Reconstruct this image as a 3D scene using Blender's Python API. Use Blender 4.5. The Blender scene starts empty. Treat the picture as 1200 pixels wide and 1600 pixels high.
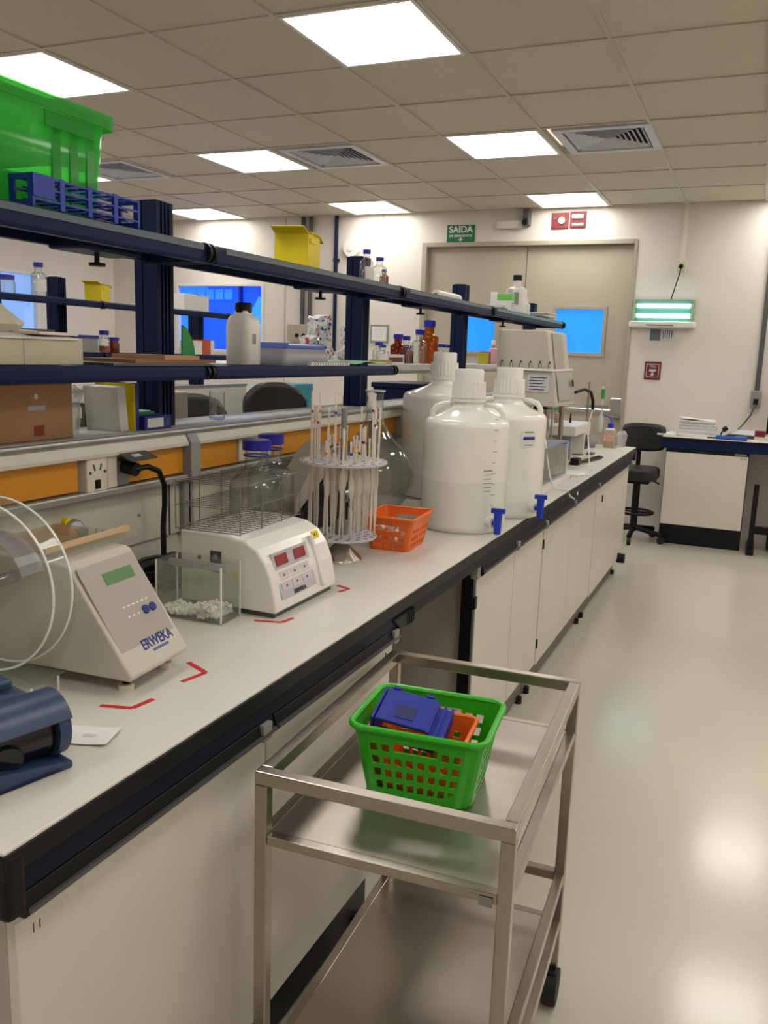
import bpy, math, random
from mathutils import Vector, Matrix
random.seed(7)
S = bpy.context.scene
COL = S.collection
PI = math.pi

# ------------------------------------------------------------------ camera, world, exposure
cam_d = bpy.data.cameras.new('camera')
cam = bpy.data.objects.new('camera', cam_d); COL.objects.link(cam)
cam_d.sensor_fit = 'VERTICAL'; cam_d.sensor_height = 36.0
cam_d.lens = 36.0 * 1332.2 / 1600.0
cam_d.clip_start = 0.02; cam_d.clip_end = 60
cam.matrix_world = Matrix(((0.91557581, -0.10381095, 0.38851540, 0.0),
                           (0.40073665, 0.15472595, -0.90303379, 0.0),
                           (0.03363138, 0.98248825, 0.18326418, 1.5),
                           (0, 0, 0, 1)))
S.camera = cam
world = bpy.data.worlds.new('world'); S.world = world
world.use_nodes = True
world.node_tree.nodes['Background'].inputs[0].default_value = (0.55, 0.62, 0.7, 1)
world.node_tree.nodes['Background'].inputs[1].default_value = 0.3
S.view_settings.view_transform = 'Standard'
S.view_settings.look = 'None'
S.view_settings.gamma = 1.0
S.view_settings.use_curve_mapping = False
S.view_settings.exposure = 0.35
S.cycles.transparent_max_bounces = 40
S.cycles.max_bounces = 8
PANEL_POWER = 9.0          # ceiling light panels

# ------------------------------------------------------------------ materials
def lin(h):
    h = h.lstrip('#'); out = []
    for i in (0, 2, 4):
        c = int(h[i:i+2], 16) / 255
        out.append(c / 12.92 if c <= 0.04045 else ((c + 0.055) / 1.055) ** 2.4)
    return (*out, 1.0)

MATS = {}
def mat(name, col, rough=0.5, metal=0.0, var=0.04, scale=8.0, bump=0.0, bscale=60.0, spec=0.5, emit=0.0, sss=0.0, stretch=None, coat=0.0):
    if name in MATS: return MATS[name]
    m = bpy.data.materials.new(name); m.use_nodes = True; nt = m.node_tree
    b = nt.nodes['Principled BSDF']; c = lin(col)
    b.inputs['Roughness'].default_value = rough
    b.inputs['Metallic'].default_value = metal
    b.inputs['Specular IOR Level'].default_value = spec
    b.inputs['Coat Weight'].default_value = coat; b.inputs['Coat Roughness'].default_value = 0.08
    if sss:
        b.inputs['Subsurface Weight'].default_value = sss
        b.inputs['Subsurface Radius'].default_value = (0.02, 0.02, 0.018)
    tc = nt.nodes.new('ShaderNodeTexCoord'); mp = nt.nodes.new('ShaderNodeMapping')
    nt.links.new(tc.outputs['Object'], mp.inputs['Vector'])
    if stretch: mp.inputs['Scale'].default_value = stretch
    n = nt.nodes.new('ShaderNodeTexNoise'); n.inputs['Scale'].default_value = scale; n.inputs['Detail'].default_value = 3
    nt.links.new(mp.outputs['Vector'], n.inputs['Vector'])
    r = nt.nodes.new('ShaderNodeValToRGB')
    r.color_ramp.elements[0].color = tuple(max(0, x * (1 - var)) for x in c[:3]) + (1,)
    r.color_ramp.elements[1].color = tuple(min(1, x * (1 + var)) for x in c[:3]) + (1,)
    r.color_ramp.elements[0].position = 0.3; r.color_ramp.elements[1].position = 0.7
    nt.links.new(n.outputs['Fac'], r.inputs['Fac'])
    nt.links.new(r.outputs['Color'], b.inputs['Base Color'])
    if emit:
        nt.links.new(r.outputs['Color'], b.inputs['Emission Color']); b.inputs['Emission Strength'].default_value = emit
    if bump:
        n2 = nt.nodes.new('ShaderNodeTexNoise'); n2.inputs['Scale'].default_value = bscale; n2.inputs['Detail'].default_value = 2
        nt.links.new(mp.outputs['Vector'], n2.inputs['Vector'])
        bp = nt.nodes.new('ShaderNodeBump'); bp.inputs['Strength'].default_value = bump; bp.inputs['Distance'].default_value = 0.002
        nt.links.new(n2.outputs['Fac'], bp.inputs['Height']); nt.links.new(bp.outputs['Normal'], b.inputs['Normal'])
    MATS[name] = m; return m

def clear(name, tint='#f4f7f5', haze=0.06, gloss=1.0, body='#e8ece8', rough=0.03, edge=None):
    """thin clear plastic or glass: see-through, with fresnel reflection and a little haze"""
    if name in MATS: return MATS[name]
    m = bpy.data.materials.new(name); m.use_nodes = True; nt = m.node_tree
    nt.nodes.remove(nt.nodes['Principled BSDF']); out = nt.nodes['Material Output']
    tr = nt.nodes.new('ShaderNodeBsdfTransparent'); tr.inputs[0].default_value = lin(tint)
    if edge:      # a longer path through the glass wall at grazing angles
        l2 = nt.nodes.new('ShaderNodeLayerWeight'); l2.inputs['Blend'].default_value = 0.5
        pw = nt.nodes.new('ShaderNodeMath'); pw.operation = 'POWER'; pw.inputs[1].default_value = 2.5; nt.links.new(l2.outputs['Facing'], pw.inputs[0])
        mc = nt.nodes.new('ShaderNodeMix'); mc.data_type = 'RGBA'; nt.links.new(pw.outputs[0], mc.inputs[0])
        mc.inputs[6].default_value = lin(tint); mc.inputs[7].default_value = lin(edge); nt.links.new(mc.outputs[2], tr.inputs[0])
    df = nt.nodes.new('ShaderNodeBsdfTranslucent'); df.inputs[0].default_value = lin(body)
    d2 = nt.nodes.new('ShaderNodeBsdfDiffuse'); d2.inputs[0].default_value = lin(body)
    mx0 = nt.nodes.new('ShaderNodeMixShader'); mx0.inputs[0].default_value = 0.5
    nt.links.new(df.outputs[0], mx0.inputs[1]); nt.links.new(d2.outputs[0], mx0.inputs[2])
    n = nt.nodes.new('ShaderNodeTexNoise'); n.inputs['Scale'].default_value = 20
    mr = nt.nodes.new('ShaderNodeMapRange'); mr.inputs['To Min'].default_value = haze * 0.95; mr.inputs['To Max'].default_value = haze * 1.05
    nt.links.new(n.outputs['Fac'], mr.inputs['Value'])
    mx1 = nt.nodes.new('ShaderNodeMixShader'); nt.links.new(mr.outputs[0], mx1.inputs[0])
    nt.links.new(tr.outputs[0], mx1.inputs[1]); nt.links.new(mx0.outputs[0], mx1.inputs[2])
    gl = nt.nodes.new('ShaderNodeBsdfGlossy'); gl.inputs['Roughness'].default_value = rough
    lw = nt.nodes.new('ShaderNodeLayerWeight'); lw.inputs['Blend'].default_value = 0.5      # two-sided Schlick reflectance
    fr = nt.nodes.new('ShaderNodeMath'); fr.operation = 'POWER'; fr.inputs[1].default_value = 4.5
    nt.links.new(lw.outputs['Facing'], fr.inputs[0])
    ml = nt.nodes.new('ShaderNodeMath'); ml.operation = 'MULTIPLY_ADD'; ml.use_clamp = True
    ml.inputs[1].default_value = 0.75 * min(gloss, 1.1); ml.inputs[2].default_value = 0.035 * gloss
    nt.links.new(fr.outputs[0], ml.inputs[0])
    mx = nt.nodes.new('ShaderNodeMixShader'); nt.links.new(ml.outputs[0], mx.inputs[0])
    nt.links.new(mx1.outputs[0], mx.inputs[1]); nt.links.new(gl.outputs[0], mx.inputs[2])
    nt.links.new(mx.outputs[0], out.inputs[0]); MATS[name] = m; return m

def emitter(name, col, strength):
    if name in MATS: return MATS[name]
    m = bpy.data.materials.new(name); m.use_nodes = True; nt = m.node_tree
    nt.nodes.remove(nt.nodes['Principled BSDF'])
    e = nt.nodes.new('ShaderNodeEmission'); e.inputs[0].default_value = lin(col); e.inputs[1].default_value = strength
    nt.links.new(e.outputs[0], nt.nodes['Material Output'].inputs[0]); MATS[name] = m; return m

M_wall = mat('wall_paint', '#d9d3ca', 0.6, var=0.015, scale=3, bump=0.08, bscale=150)
M_ceil = mat('ceiling_tile', '#c6bcaa', 0.75, var=0.03, scale=40, bump=0.25, bscale=300)
M_grid = mat('grid_white', '#beb5a6', 0.45, var=0.02)
M_door = mat('door_paint', '#b3aa98', 0.45, var=0.02, scale=3)
M_doorframe = mat('door_frame_paint', '#a79f8e', 0.45, var=0.02)
M_top = mat('laminate_white', '#d3cfc6', 0.32, var=0.02, scale=6, bump=0.03, bscale=400)
M_cab = mat('cabinet_white', '#cfcabf', 0.38, var=0.02, scale=4)
M_cabgrey = mat('cabinet_side_grey', '#a9a397', 0.45, var=0.02, scale=4)
M_navy = mat('navy_powder_coat', '#0f1d42', 0.45, var=0.06, scale=20, spec=0.15)
M_navy2 = mat('navy_post', '#0f1d3e', 0.45, var=0.06, scale=20, spec=0.15)
M_black = mat('black_plastic', '#0e0e12', 0.42, var=0.08, scale=20, spec=0.25)
M_rubber = mat('black_rubber', '#1a1a1b', 0.7, var=0.08, scale=30)
M_groove = mat('black_groove', '#07090d', 0.7)
M_alu = mat('brushed_aluminium', '#a9a9a6', 0.38, 0.75, var=0.05, scale=6, stretch=(30, 1, 30))
M_alud = mat('grey_rail', '#85857f', 0.45, 0.3, var=0.04)
M_steel = mat('stainless_steel', '#a89f93', 0.27, 0.95, var=0.10, scale=5, bump=0.05, bscale=40)
M_steeld = mat('stainless_tray', '#b7afa4', 0.33, 0.95, var=0.14, scale=4, bump=0.06, bscale=25)
M_chrome = mat('chrome', '#d0d0d0', 0.12, 1.0, var=0.02)
M_orangep = mat('orange_panel', '#c98413', 0.55, var=0.03, scale=4)
M_spine = mat('spine_cream', '#c3beb1', 0.42, var=0.02, scale=4)
M_whitep = mat('white_plastic', '#dedbd5', 0.35, var=0.015)
M_whiteg = mat('white_gloss_plastic', '#e4e2dc', 0.18, var=0.01)
M_cream = mat('cream_plastic', '#d3cdb9', 0.45, var=0.02)
M_grey = mat('grey_plastic', '#8b8b88', 0.45, var=0.03)
M_greyp = mat('grey_panel', '#a29c90', 0.4, var=0.02)
M_dgrey = mat('dark_grey_plastic', '#4a4a4b', 0.45, var=0.04)
M_red = mat('red_plastic', '#6b1212', 0.45, var=0.04)
M_redtape = mat('red_tape', '#c8222c', 0.5, var=0.04)
M_yellow = mat('yellow_card', '#e6cf0d', 0.55, var=0.04, scale=8)
M_bluecap = mat('blue_cap', '#1a1a9c', 0.35, var=0.04)
M_bluetap = mat('blue_tap', '#1233b4', 0.35, var=0.04)
M_bluerack = mat('blue_rack_plastic', '#1a2f96', 0.4, var=0.05)
M_bluedev = mat('blue_grey_plastic', '#263a5c', 0.38, var=0.05, scale=60, bump=0.05, bscale=400)
M_greenb = mat('green_plastic', '#2cab12', 0.32, var=0.03)
M_orange = mat('orange_plastic', '#e56a1c', 0.38, var=0.04)
M_hdpe = mat('natural_hdpe', '#e9e8e0', 0.30, var=0.012, scale=4, sss=0.1, coat=0.6)
M_hdpeliq = mat('natural_hdpe_filled', '#dfe0d7', 0.30, var=0.012, scale=4, sss=0.1, coat=0.6)
M_hdpecap = mat('white_cap', '#e6e4df', 0.4, var=0.01)
M_paper = mat('paper', '#e2e1dd', 0.75, var=0.03, scale=20)
M_paper2 = mat('paper_grey', '#c3c4ca', 0.75, var=0.08, scale=30)
M_ink = mat('ink', '#2b2b30', 0.7, var=0.1)
M_inkblue = mat('ink_blue', '#1d2a7a', 0.6, var=0.1)
M_cardb = mat('cardboard', '#b08660', 0.75, var=0.06, scale=10, bump=0.1, bscale=80)
M_cardd = mat('brown_board', '#8a5c3e', 0.7, var=0.06, scale=10)
M_beige = mat('beige_card', '#bdb49d', 0.7, var=0.03)
M_amber = clear('amber_glass', '#b05a18', 0.25, 1.0, '#7a3206')
M_amber2 = clear('pale_amber_glass', '#d8962e', 0.35, 1.0, '#c06d0c')
M_glass = clear('clear_glass', '#f6f9f7', 0.03, 2.6, '#dfe4e0', 0.02, '#6d7672')
M_acryl = clear('clear_acrylic', '#fbfcf9', 0.085, 1.3, '#f2f4ee', 0.03, '#c8ccc4')
M_acrylf = clear('frosted_acrylic', '#dcdcda', 0.5, 0.8, '#c9c6ce', 0.2)
M_vial = clear('clear_vial', '#f4f6f6', 0.25, 1.4, '#ffffff')
M_edge = mat('acrylic_edge', '#e8ebe4', 0.25, var=0.02)
M_greenclear = clear('green_clear_plastic', '#b0e6ac', 0.50, 0.7, '#52c25e', 0.15)
M_blueclear = clear('blue_clear_lid', '#a5b6ee', 0.5, 0.7, '#8fa4e6', 0.1)
M_tablet = mat('tablet_white', '#fbfaf7', 0.6)
M_seat = mat('black_upholstery', '#1b1b1d', 0.45, var=0.1, scale=20, bump=0.1, bscale=200)
M_green = mat('green_sheet', '#1f8a45', 0.45, var=0.04)
M_saida = mat('sign_green', '#0f6b45', 0.45, var=0.03)
M_mint = mat('mint_sheet', '#a3d6bb', 0.6, var=0.04)
M_teal = mat('teal_carton', '#1b7f93', 0.55, var=0.08)
M_lcd = mat('green_lcd', '#4f7a45', 0.25, var=0.05)
M_redlcd = mat('red_display', '#8c1f24', 0.25, var=0.08, scale=30)
M_tube = mat('warm_glass_rod', '#cdbfae', 0.15, var=0.1)
M_skyblue = mat('sky_blue_sheet', '#6f93c8', 0.5, var=0.04)
M_binder = mat('binder_blue', '#1f2c8c', 0.45, var=0.04)
M_screen = mat('dark_screen', '#0a0a0c', 0.15)

# ------------------------------------------------------------------ mesh helpers
class MB:
    def __init__(s): s.v = []; s.f = []; s.sm = []
    def add(s, vs, fs, smooth=False):
        o = len(s.v); s.v += [tuple(p) for p in vs]
        for f in fs: s.f.append([i + o for i in f]); s.sm.append(smooth)
        return s
    def box(s, x0, x1, y0, y1, z0, z1):
        return s.add([(x0,y0,z0),(x1,y0,z0),(x1,y1,z0),(x0,y1,z0),(x0,y0,z1),(x1,y0,z1),(x1,y1,z1),(x0,y1,z1)],
                     [(0,3,2,1),(4,5,6,7),(0,1,5,4),(1,2,6,5),(2,3,7,6),(3,0,4,7)])
    def cbox(s, c, d, R=None):
        R = R or Matrix.Identity(3); vs = []
        for z in (-.5,.5):
            for x, y in ((-.5,-.5),(.5,-.5),(.5,.5),(-.5,.5)):
                vs.append(Vector(c) + R @ Vector((x*d[0], y*d[1], z*d[2])))
        return s.add(vs, [(0,3,2,1),(4,5,6,7),(0,1,5,4),(1,2,6,5),(2,3,7,6),(3,0,4,7)])
    def prism(s, poly, a, b, axis='y'):
        """poly: 2D outline; axis y: (x,z); x: (y,z); z: (x,y)"""
        def P(p, t): return {'y': (p[0], t, p[1]), 'x': (t, p[0], p[1]), 'z': (p[0], p[1], t)}[axis]
        n = len(poly)
        vs = [P(p, a) for p in poly] + [P(p, b) for p in poly]
        fs = [tuple(range(n))[::-1], tuple(range(n, 2*n))] + [(i, (i+1) % n, n + (i+1) % n, n + i) for i in range(n)]
        return s.add(vs, fs)
    def cyl(s, p0, p1, r0, r1=None, n=16, caps=True):
        r1 = r0 if r1 is None else r1
        p0 = Vector(p0); p1 = Vector(p1); d = (p1 - p0).normalized()
        a = d.orthogonal().normalized(); b = d.cross(a)
        vs = [p + (a*math.cos(2*PI*i/n) + b*math.sin(2*PI*i/n)) * r for p, r in ((p0, r0), (p1, r1)) for i in range(n)]
        s.add(vs, [(i, (i+1) % n, n + (i+1) % n, n + i) for i in range(n)], True)
        if caps: s.add(vs, [tuple(range(n))[::-1], tuple(range(n, 2*n))])
        return s
    def lathe(s, prof, n=32, c=(0,0,0), cap=(True, True), arc=None):
        vs = []; k = len(prof)
        for r, z in prof:
            for i in range(n):
                t = 2*PI*i/n; vs.append((c[0] + r*math.cos(t), c[1] + r*math.sin(t), c[2] + z))
        fs = [(j*n + i, j*n + (i+1) % n, (j+1)*n + (i+1) % n, (j+1)*n + i) for j in range(k-1) for i in range(n)]
        s.add(vs, fs, True)
        if cap[0] and prof[0][0] > 1e-4: s.add(vs[:n], [tuple(range(n))[::-1]])
        if cap[1] and prof[-1][0] > 1e-4: s.add(vs[-n:], [tuple(range(n))])
        return s
    def tube(s, pts, r, n=8, closed=False):
        P = [Vector(p) for p in pts]; k = len(P); vs = []
        prev = None
        for i in range(k):
            a = P[(i-1) % k] if (closed or i) else P[0]; b = P[(i+1) % k] if (closed or i < k-1) else P[-1]
            d = (b - a).normalized()
            if prev is None: u = d.orthogonal().normalized()
            else:
                u = prev - d * prev.dot(d); u = u.normalized() if u.length > 1e-6 else d.orthogonal().normalized()
            prev = u; w = d.cross(u)
            rr = r[i] if isinstance(r, (list, tuple)) else r
            vs += [P[i] + (u*math.cos(2*PI*j/n) + w*math.sin(2*PI*j/n)) * rr for j in range(n)]
        m = k if closed else k-1
        s.add(vs, [(i*n + j, i*n + (j+1) % n, ((i+1) % k)*n + (j+1) % n, ((i+1) % k)*n + j) for i in range(m) for j in range(n)], True)
        if not closed: s.add(vs[:n], [tuple(range(n))[::-1]]); s.add(vs[-n:], [tuple(range(n))])
        return s
    def quad(s, a, b, c, d): return s.add([a, b, c, d], [(0,1,2,3)])
    def mesh(s, name, m, smooth_all=False, angle=40):
        me = bpy.data.meshes.new(name); me.from_pydata(s.v, [], s.f)
        me.validate(); me.update()
        if any(s.sm) or smooth_all:
            for p in me.polygons: p.use_smooth = True
            try: me.set_sharp_from_angle(angle=math.radians(angle))
            except Exception: pass
        me.materials.append(m); return me
    def build(s, name, m, parent=None, bevel=0.0, solid=0.0, loc=None, rot=None, smooth_all=False, seg=2, subsurf=0):
        o = bpy.data.objects.new(name, s.mesh(name, m, smooth_all)); COL.objects.link(o)
        if parent is not None: o.parent = parent
        if loc is not None: o.location = loc
        if rot is not None: o.rotation_euler = rot
        if solid:
            md = o.modifiers.new('s', 'SOLIDIFY'); md.thickness = solid; md.offset = 0
        if bevel:
            md = o.modifiers.new('b', 'BEVEL'); md.width = bevel; md.segments = seg; md.limit_method = 'ANGLE'; md.angle_limit = math.radians(40)
        if subsurf:
            md = o.modifiers.new('u', 'SUBSURF'); md.levels = subsurf; md.render_levels = subsurf
        return o

def tag(o, label=None, cat=None, group=None, kind=None):
    if label: o['label'] = label
    if cat: o['category'] = cat
    if group: o['group'] = group
    if kind: o['kind'] = kind
    return o
def thing(name, label, cat, loc=(0,0,0), rz=0.0, group=None):
    o = bpy.data.objects.new(name, None); COL.objects.link(o)
    o.empty_display_size = 0.05; o.location = loc; o.rotation_euler = (0, 0, rz)
    return tag(o, label, cat, group)
def dup(root, loc, rz=None, label=None):
    r = root.copy(); COL.objects.link(r); r.location = loc
    if rz is not None: r.rotation_euler = (0, 0, rz)
    if label: r['label'] = label
    for ch in root.children:
        c = ch.copy(); COL.objects.link(c); c.parent = r
        for g in ch.children:
            d = g.copy(); COL.objects.link(d); d.parent = c
    return r
def struct(o): o['kind'] = 'structure'; return o
def text(name, body, size, m, parent, loc, rot, align='CENTER', ext=0.0004, sx=1.0, bold=0.0):
    cu = bpy.data.curves.new('t', 'FONT'); cu.body = body; cu.size = size; cu.extrude = ext
    cu.align_x = align; cu.align_y = 'CENTER'; cu.offset = bold
    t = bpy.data.objects.new('t', cu); COL.objects.link(t)
    me = bpy.data.meshes.new_from_object(t.evaluated_get(bpy.context.evaluated_depsgraph_get()))
    bpy.data.objects.remove(t); me.materials.clear(); me.materials.append(m)
    o = bpy.data.objects.new(name, me); COL.objects.link(o); o.parent = parent
    o.location = loc; o.rotation_euler = rot; o.scale = (sx, 1, 1)
    return o
FX = (PI/2, 0, PI/2)      # lettering that faces +x
FY = (PI/2, 0, 0)         # lettering that faces -y
def rrect(w, d, r, k=4):
    pts = []
    for cx, cy, a0 in ((w/2-r, d/2-r, 0), (-w/2+r, d/2-r, PI/2), (-w/2+r, -d/2+r, PI), (w/2-r, -d/2+r, 3*PI/2)):
        for i in range(k+1):
            a = a0 + PI/2*i/k; pts.append((cx + r*math.cos(a), cy + r*math.sin(a)))
    return pts

# ================================================================== SETTING
CZ = 2.85; BY = 8.1; LX = -7.0; RX = 2.6; NY = -2.5
def floor_mat():
    m = mat('epoxy_floor', '#c4bfb0', 0.16, var=0.03, scale=1.2, bump=0.10, bscale=55, spec=0.5)
    return m
struct(MB().box(LX, RX, NY, BY, -0.05, 0).build('floor', floor_mat()))
ceil = struct(MB().box(LX, RX, NY, BY, CZ+0.05, CZ+0.1).build('ceiling', M_ceil))
xl = [-1.37 + 0.63*k for k in range(-9, 7)]; yl = [3.31 + 0.677*k for k in range(-8, 8)]
xl = [x for x in xl if LX < x < RX]; yl = [y for y in yl if NY < y < BY]
XS = [LX] + xl + [RX]; YS = [NY] + yl + [BY]
light_cells = {(-1.685 + 1.89*i, 3.6485 + 2.031*j) for i in range(-2, 3) for j in range(-2, 3)}
vent_cells = [(-1.055, 5.68), (-2.945, 5.68), (-4.835, 5.68)]
def is_special(cx, cy):
    return any(abs(cx-a) < .2 and abs(cy-b) < .2 for a, b in list(light_cells) + vent_cells)
tile_me = {}
for i in range(len(XS)-1):
    for j in range(len(YS)-1):
        w = XS[i+1]-XS[i]; d = YS[j+1]-YS[j]; cx = (XS[i]+XS[i+1])/2; cy = (YS[j]+YS[j+1])/2
        if is_special(cx, cy): continue
        key = (round(w, 3), round(d, 3))
        if key not in tile_me:
            tile_me[key] = MB().box(-w/2+.004, w/2-.004, -d/2+.004, d/2-.004, 0, .015).mesh('tile', M_ceil)
        o = bpy.data.objects.new('ceiling_tile', tile_me[key]); COL.objects.link(o)
        o.parent = ceil; o.location = (cx, cy, CZ + .004 + random.uniform(0, .003)); o.rotation_euler = (random.uniform(-.002, .002), random.uniform(-.002, .002), 0)
for x in xl: MB().box(x-.009, x+.009, NY, BY, CZ-.003, CZ+.03).build('grid_bar', M_grid, ceil)
for y in yl: MB().box(LX, RX, y-.009, y+.009, CZ-.002, CZ+.03).build('grid_bar', M_grid, ceil)

# light panels
M_panel = emitter('panel_light', '#fffaf2', PANEL_POWER)
def panel(cx, cy, label, group):
    t = thing('ceiling_light', label, 'ceiling light', (cx, cy, CZ), 0, group)
    f = MB(); w, d = .315, .3385
    for b in ((-w+.012, w-.012, -d+.012, -d+.03), (-w+.012, w-.012, d-.03, d-.012), (-w+.012, -w+.03, -d+.03, d-.03), (w-.03, w-.012, -d+.03, d-.03)):
        f.box(*b, -.004, .03)
    f.build('frame', M_whitep, t)
    MB().box(-w+.03, w-.03, -d+.03, d-.03, .004, .012).build('diffuser', M_panel, t)
for (cx, cy) in sorted(light_cells):
    if not (LX+.2 < cx < RX-.2 and NY+.2 < cy < BY): continue
    ci = round((cx + 1.685)/1.89); ri = round((cy - 3.6485)/2.031)
    colname = {0: 'middle', -1: 'left', -2: 'far left', 1: 'right', 2: 'far right'}[ci]
    vis = ri >= 0 and ci <= 0 and not (ci == -2 and ri < 2)
    if vis:
        lab = {(0,0): 'largest square ceiling light panel, at the top centre of the picture', (0,1): 'square ceiling light panel beside the louvred vent with bright blades',
               (0,2): 'small square ceiling light panel above the double door and red alarm plates', (-1,0): 'square ceiling light panel behind the green crate, cut by the left picture edge',
               (-1,1): 'square ceiling light panel between the left and middle ceiling vents', (-1,2): 'thin square ceiling light panel above the wall conduits',
               (-2,2): 'far left ceiling light panel above the blue wall window'}[(ci, ri)]
        panel(cx, cy, lab, 'square ceiling light panels')
    else:
        panel(cx, cy, 'square ceiling light panel out of view', 'square ceiling light panels out of view')

# vents
def vent(cx, cy, label):
    t = thing('ceiling_vent', label, 'air vent', (cx, cy, CZ), 0, 'louvred ceiling vents')
    w = .29
    MB().box(-w, w, -.315, .315, .03, .04).build('backing', M_groove, t)
    f = MB()
    for b in ((-w, w, -.315, -.26), (-w, w, .26, .315), (-w, -w+.05, -.26, .26), (w-.05, w, -.26, .26)): f.box(*b, -.008, .03)
    f.build('frame', mat('vent_aluminium', '#c6c6d0', 0.4, 0.0), t, bevel=.003)
    # four triangular louvre fields
    for sx in (-1, 1):
        for k in range(7):
            x = sx*(.22 - k*.03); L = .235*(1 - k/7.6)
            MB().cbox((x, 0, .008), (.024, 2*L, .003), Matrix.Rotation(sx*0.7, 3, 'Y')).build('louvre_blade', mat('vent_aluminium', '#c6c6d0', 0.4, 0.0), t)
    for sy in (-1, 1):
        for k in range(7):
            y = sy*(.24 - k*.033); L = .215*(1 - k/7.6)
            MB().cbox((0, y, .008), (2*L, .026, .003), Matrix.Rotation(-sy*0.7, 3, 'X')).build('louvre_blade', mat('vent_aluminium', '#c6c6d0', 0.4, 0.0), t)
vent(-1.02, 5.70, 'louvred metal ceiling vent right of the light panel, with bright and dark blades')
vent(-2.92, 5.70, 'louvred ceiling vent between two columns of light panels, mid picture')
vent(-4.835, 5.68, 'dark ceiling vent at the left beside the green crate')

# walls
DX0, DX1, DZ = -3.17, -1.12, 2.57
WX0, WX1, WZ0, WZ1 = -6.12, -4.97, 1.45, 2.19
b = MB()
b.box(LX-.2, WX0, BY, BY+.2, 0, CZ+.1); b.box(WX0, WX1, BY, BY+.2, 0, WZ0); b.box(WX0, WX1, BY, BY+.2, WZ1, CZ+.1)
b.box(WX1, DX0, BY, BY+.2, 0, CZ+.1); b.box(DX0, DX1, BY, BY+.2, DZ, CZ+.1); b.box(DX1, RX+.2, BY, BY+.2, 0, CZ+.1)
struct(b.build('wall_back', M_wall))
VY0, VY1, VZ0, VZ1 = 4.9, 6.95, 1.42, 2.2
b = MB()
b.box(LX-.2, LX, NY, VY0, 0, CZ+.1); b.box(LX-.2, LX, VY1, BY, 0, CZ+.1); b.box(LX-.2, LX, VY0, VY1, 0, VZ0); b.box(LX-.2, LX, VY0, VY1, VZ1, CZ+.1)
struct(b.build('wall_left', M_wall))
struct(MB().box(RX, RX+.2, NY, BY, 0, CZ+.1).build('wall_right', M_wall))
struct(MB().box(LX-.2, RX+.2, NY-.2, NY, 0, CZ+.1).build('wall_front', M_wall))
MB().box(-4.72, -4.705, BY-.004, BY, 0, CZ).build('panel_joint', M_grid, bpy.data.objects['wall_back'])
MB().box(-3.60, -3.59, BY-.003, BY, 2.57, CZ).build('panel_joint', M_grid, bpy.data.objects['wall_back'])

def pane_mat(name, c1, c2, c3, strength):
    m = bpy.data.materials.new(name); m.use_nodes = True; nt = m.node_tree
    b = nt.nodes['Principled BSDF']
    tc = nt.nodes.new('ShaderNodeTexCoord'); v = nt.nodes.new('ShaderNodeTexVoronoi'); v.distance = 'MANHATTAN'; v.inputs['Scale'].default_value = 2.2
    mp = nt.nodes.new('ShaderNodeMapping'); mp.inputs['Scale'].default_value = (1, 1, 0.6)
    nt.links.new(tc.outputs['Object'], mp.inputs[0]); nt.links.new(mp.outputs[0], v.inputs['Vector'])
    r = nt.nodes.new('ShaderNodeValToRGB'); r.color_ramp.elements[0].color = lin(c1); r.color_ramp.elements[1].color = lin(c3)
    e = r.color_ramp.elements.new(0.55); e.color = lin(c2)
    nt.links.new(v.outputs['Color'], r.inputs['Fac'])
    nt.links.new(r.outputs[0], b.inputs['Base Color']); nt.links.new(r.outputs[0], b.inputs['Emission Color'])
    b.inputs['Emission Strength'].default_value = strength; b.inputs['Roughness'].default_value = 0.1  # panes glow by themselves, standing in for light from behind
    return m
M_bluewin = pane_mat('blue_window_glass', '#1038c8', '#1048d8', '#2f86f0', 0.9)
M_bluewin2 = pane_mat('pale_blue_glass', '#6f93cf', '#7b9cd4', '#86a6da', 0.7)
M_doorpane = pane_mat('blue_door_glass', '#1b74ee', '#1f7cf2', '#2a86f5', 0.95)
def window(name, axis, a0, a1, z0, z1, wall, pm, mull):
    w = thing(name, None, None); struct(w)
    def bx(m, u0, u1, d0, d1, q0, q1):
        if axis == 'y': m.box(u0, u1, wall+d0, wall+d1, q0, q1)
        else: m.box(wall-d1, wall-d0, u0, u1, q0, q1)
    f = MB(); t = .03
    bx(f, a0, a1, -.01, .12, z0, z0+t); bx(f, a0, a1, -.01, .12, z1-t, z1); bx(f, a0, a0+t, -.01, .12, z0+t, z1-t); bx(f, a1-t, a1, -.01, .12, z0+t, z1-t)
    f.build('window_frame', M_whitep, w)
    cuts = [a0+t] + list(mull) + [a1-t]
    for u in mull:
        m = MB(); bx(m, u-.012, u+.012, .0, .1, z0+t, z1-t); m.build('mullion', M_navy if axis == 'x' else mat('blue_mullion', '#0c2aa0', .4), w)
    for i in range(len(cuts)-1):
        m = MB(); bx(m, cuts[i]+(.012 if i else 0), cuts[i+1]-(.012 if i < len(cuts)-2 else 0), .05, .06, z0+t, z1-t); m.build('pane', pm, w)
    return w
w1 = window('window_1', 'y', WX0, WX1, WZ0, WZ1, BY, M_bluewin, [-5.28])
for i, x in enumerate((-5.98, -5.86, -5.74, -5.62, -5.5)):
    MB().box(x, x+.1, BY+.035, BY+.045, 2.02, 2.13).build('reflected_tile', mat('reflected_tile_blue', '#2a78ea', .3, emit=.7), w1)  # tiles mirrored in the glass, put in as pale glowing panels
window('window_2', 'x', VY0, VY1, VZ0, VZ1, LX, M_bluewin2, [6.45])

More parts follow.
